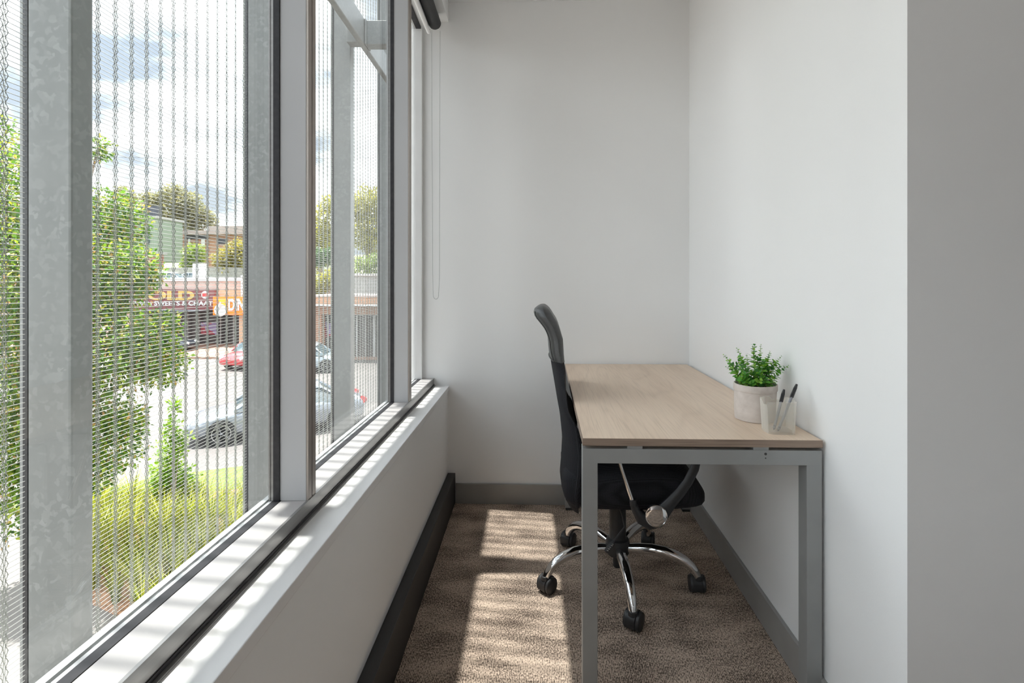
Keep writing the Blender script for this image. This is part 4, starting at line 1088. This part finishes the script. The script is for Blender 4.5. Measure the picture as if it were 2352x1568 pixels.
shed = thing('metal_shed', 'pale grey metal clad shed behind the low brick shop', 'shed', (PY(850, 650, 38).x, 38, ZG))
SH = Vector(shed.location); m = MB(lambda *p: tuple(Vector(p) - SH)); bx(m, 795, 960, 632, 700, 38, 5, ZG); m.build('wall', M['palesheet'], shed)
m = MB(lambda *p: tuple(Vector(p) - SH)); bx(m, 790, 965, 628, 633, 37.8, 5.4); m.build('roof_edge', M['white'], shed)

# the hill behind
hl_ = MB(); rows = []
for j in range(14):
    Y = 44 + j * 12; zz = [.0, 1.9, 2.6, 3.6, 5, 6.5, 8, 9, 10, 10.5, 11, 11, 11, 11][j]
    rows.append([(X, Y, (zz if j else ZG) + .5 * math.sin(X * .07 + j)) for X in range(-140, 61, 10)])
hl_.grid(rows); tag(hl_.build('hillside', M['hill'], smooth=True), 'sloping ground behind the shops', kind='structure')
tag(MB().box(-80, 30, 43.6, 44.2, ZG, 1.6).build('retaining_wall', M['brick_pale']), 'retaining wall behind the shops', kind='structure')
ZH0 = 1.9
for lab, x, y, D, pt, hh in (('white car on the raised car park, left of the air conditioner', 395, 640, 52, 'whitecar', R(8)), ('blue-grey car on the raised car park, behind the air conditioner', 440, 640, 54, 'bluegrey', R(185))):
    p = PY(x, y, D); make_car(lab, (p.x, D, p.z - .75), hh, M[pt], 4.3)
ac = thing('air_conditioner', 'tall white air conditioning unit standing on the shop roof', 'air conditioner', (PY(454, 636, YS + 3).x, YS + 3, PY(454, 637, YS + 3).z - .3))
AO = Vector(ac.location); m = MB(lambda *p: tuple(Vector(p) - AO)); bx(m, 442, 466, 605, 640, YS + 3, .5); m.build('casing', M['white'], ac, bevel=.02)
m = MB(lambda *p: tuple(Vector(p) - AO))
for yy in (611, 623): pc = PY(454, yy, YS + 3); m.lathe([(.12, 0), (.14, -.02), (.001, -.025)], 16, (pc.x + .1, YS + 2.99, pc.z), 'Y')
each(m, 'fan_grille', M['fence'], ac)
def building(name, label, org, parts):
    o = thing(name, label, 'building', org); O_ = Vector(org); f_ = lambda *p: tuple(Vector(p) - O_)
    for nm, mt, rects in parts:
        for rc in rects:
            m = MB(f_); bx(m, *rc); m.build(nm, M[mt], o)
    return o
o = building('cladded_building', 'pale green clad building partly hidden by the street tree', (PY(370, 590, 62).x, 62, 3),
         [('wall', 'greenclad', [(240, 360, 500, 600, 62, 4.5)]), ('window', 'carglass', [(338, 343, 533, 560, 61.9, .1)]), ('roof_edge', 'fence', [(238, 361, 496, 501, 61.8, 4.9)])])
building('brick_house', 'orange brick house with a pale tiled roof on the hill', (PY(500, 600, 70).x, 70, 4),
         [('wall', 'brick_org', [(420, 620, 535, 630, 70, 10)]), ('roof', 'tileroof', [(478, 625, 519, 537, 69, 12), (416, 480, 529, 538, 69.2, 9)]), ('window', 'navy', [(424, 476, 540, 549, 69.9, .1), (500, 520, 548, 560, 69.9, .1)]), ('window_frame', 'white', [(432, 436, 548, 572, 69.8, .1), (462, 470, 548, 566, 69.8, .1)])])
building('rooftop_tank_room', 'dark navy box shaped room on top of the green building', (PY(340, 495, 66).x, 66, PY(340, 500, 66).z),
         [('wall', 'navy', [(312, 360, 473, 500, 68, 1.0)])])
building('red_roofed_shed', 'low red walled shed beneath the green building', (PY(320, 600, 58).x, 58, 2),
         [('wall', 'redwall', [(250, 352, 582, 618, 56, 1.6)]), ('roof', 'fence', [(245, 354, 577, 583, 55.8, 2)])])
building('white_cottage', 'small white walled cottage between the trees in the second window', (PY(735, 620, 60).x, 60, 2),
         [('wall', 'white', [(705, 742, 606, 690, 60, 6)]), ('roof', 'fence', [(700, 747, 600, 607, 59.7, 7)])])
fc = thing('paling_fence', 'grey paling fence at the back of the raised car park', 'fence', (PY(430, 625, 58).x, 57, 2))
FO = Vector(fc.location); m = MB(lambda *p: tuple(Vector(p) - FO))
for i in range(70):
    x = 380 + i * 3.0; bx(m, x, x + 2.1, 614, 640, 57, .05)
bx(m, 380, 592, 617, 619, 57.05, .06); bx(m, 380, 592, 634, 636, 57.05, .06)
m.build('palings', M['fence'], fc)

tree('gum_tree', 'large olive gum tree behind the green building', 'tree', (PY(420, 560, 76).x, 76, 5), [pb(360, 465, 76, 30, .8), pb(400, 445, 76, 30, .7), pb(430, 470, 76, 36, .9), pb(400, 490, 76, 34, .8), pb(465, 495, 76, 26, .8), pb(485, 512, 76, 18, .8), pb(340, 455, 76, 18, .8), pb(445, 520, 76, 26, .8), pb(425, 500, 76, 30, .8)], 9000, .42, M['leaf_gum'], seed=21, trunk_r=.4, shellp=.5)
tree('background_tree', 'small olive tree top showing above the street tree', 'tree', (PY(285, 560, 80).x, 80, 6), [pb(280, 445, 80, 22, .8), pb(300, 460, 80, 20, .8)], 1500, .42, M['leaf_gum'], seed=22, trunk_r=.3, shellp=.5)
tree('background_tree', 'rounded green tree in front of the brick house', 'tree', (PY(446, 620, 60).x, 60, 2.5), [pb(446, 585, 60, 26, 1), pb(440, 610, 60, 24, .8)], 3000, .3, M['leaf_mid'], seed=23, trunk_r=.2)
tree('background_tree', 'broad olive-yellow tree right of the brick house windows', 'tree', (PY(525, 620, 58).x, 58, 2.5), [pb(512, 596, 58, 24, 1), pb(545, 578, 58, 32, .9), pb(578, 590, 58, 34, 1), pb(530, 615, 58, 28, .7)], 6000, .3, M['leaf_olive'], seed=24, trunk_r=.2)
tree('background_tree', 'tall yellow-green tree at the left of the second window', 'tree', (PY(735, 640, 50).x, 50, 2), [pb(715, 560, 50, 60, 1.1), pb(748, 505, 50, 34, 1.2), pb(735, 560, 50, 40, 1), pb(758, 470, 50, 24, 1)], 7000, .28, M['leaf_yel'], seed=25, trunk_r=.3)
tree('background_tree', 'tall yellow-green tree at the right of the second window', 'tree', (PY(845, 640, 52).x, 52, 2), [pb(845, 470, 52, 40, 1.1), pb(830, 530, 52, 44, 1), pb(865, 540, 52, 46, 1), pb(815, 480, 52, 30, 1), pb(880, 470, 52, 34, 1.1)], 8000, .28, M['leaf_yel'], seed=26, trunk_r=.3)
tree('background_tree', 'dark green hedge-like tree low in the second window', 'tree', (PY(745, 640, 46).x, 46, 1.6), [pb(730, 590, 46, 30, .7), pb(760, 588, 46, 26, .7)], 3000, .22, M['leaf_dark'], seed=27, trunk_r=.15)
tree('background_tree', 'bright yellow-green bush above the low brick shop', 'tree', (PY(750, 680, 40).x, 40, 1.2), [pb(742, 650, 40, 26, .9), pb(765, 640, 40, 24, 1.1), pb(728, 668, 40, 16, .8)], 2600, .2, M['leaf_yel'], seed=28, trunk_r=.1)
tree('background_tree', 'olive shrub mass above the grey metal shed', 'tree', (PY(840, 640, 50).x, 48, 1.6), [pb(830, 608, 48, 26, .8), pb(862, 606, 48, 28, .9), pb(890, 600, 48, 30, .9)], 2600, .24, M['leaf_mid'], seed=29, trunk_r=.1)
# overhead wires
for lab, za, zb_ in (('thin overhead power line, upper one across the sky', 296, 300), ('thin overhead power line, lower one across the sky', 345, 350)):
    a = PY(-200, za, 24); b = PY(1300, zb_, 24); pts_ = [tuple(a.lerp(b, t / 12) - Vector((0, 0, .35 * 4 * (t / 12) * (1 - t / 12)))) for t in range(13)]
    tag(MB().tube(pts_, .008, 5).build('power_line', M['gasket']), lab, 'power line', 'overhead power lines')
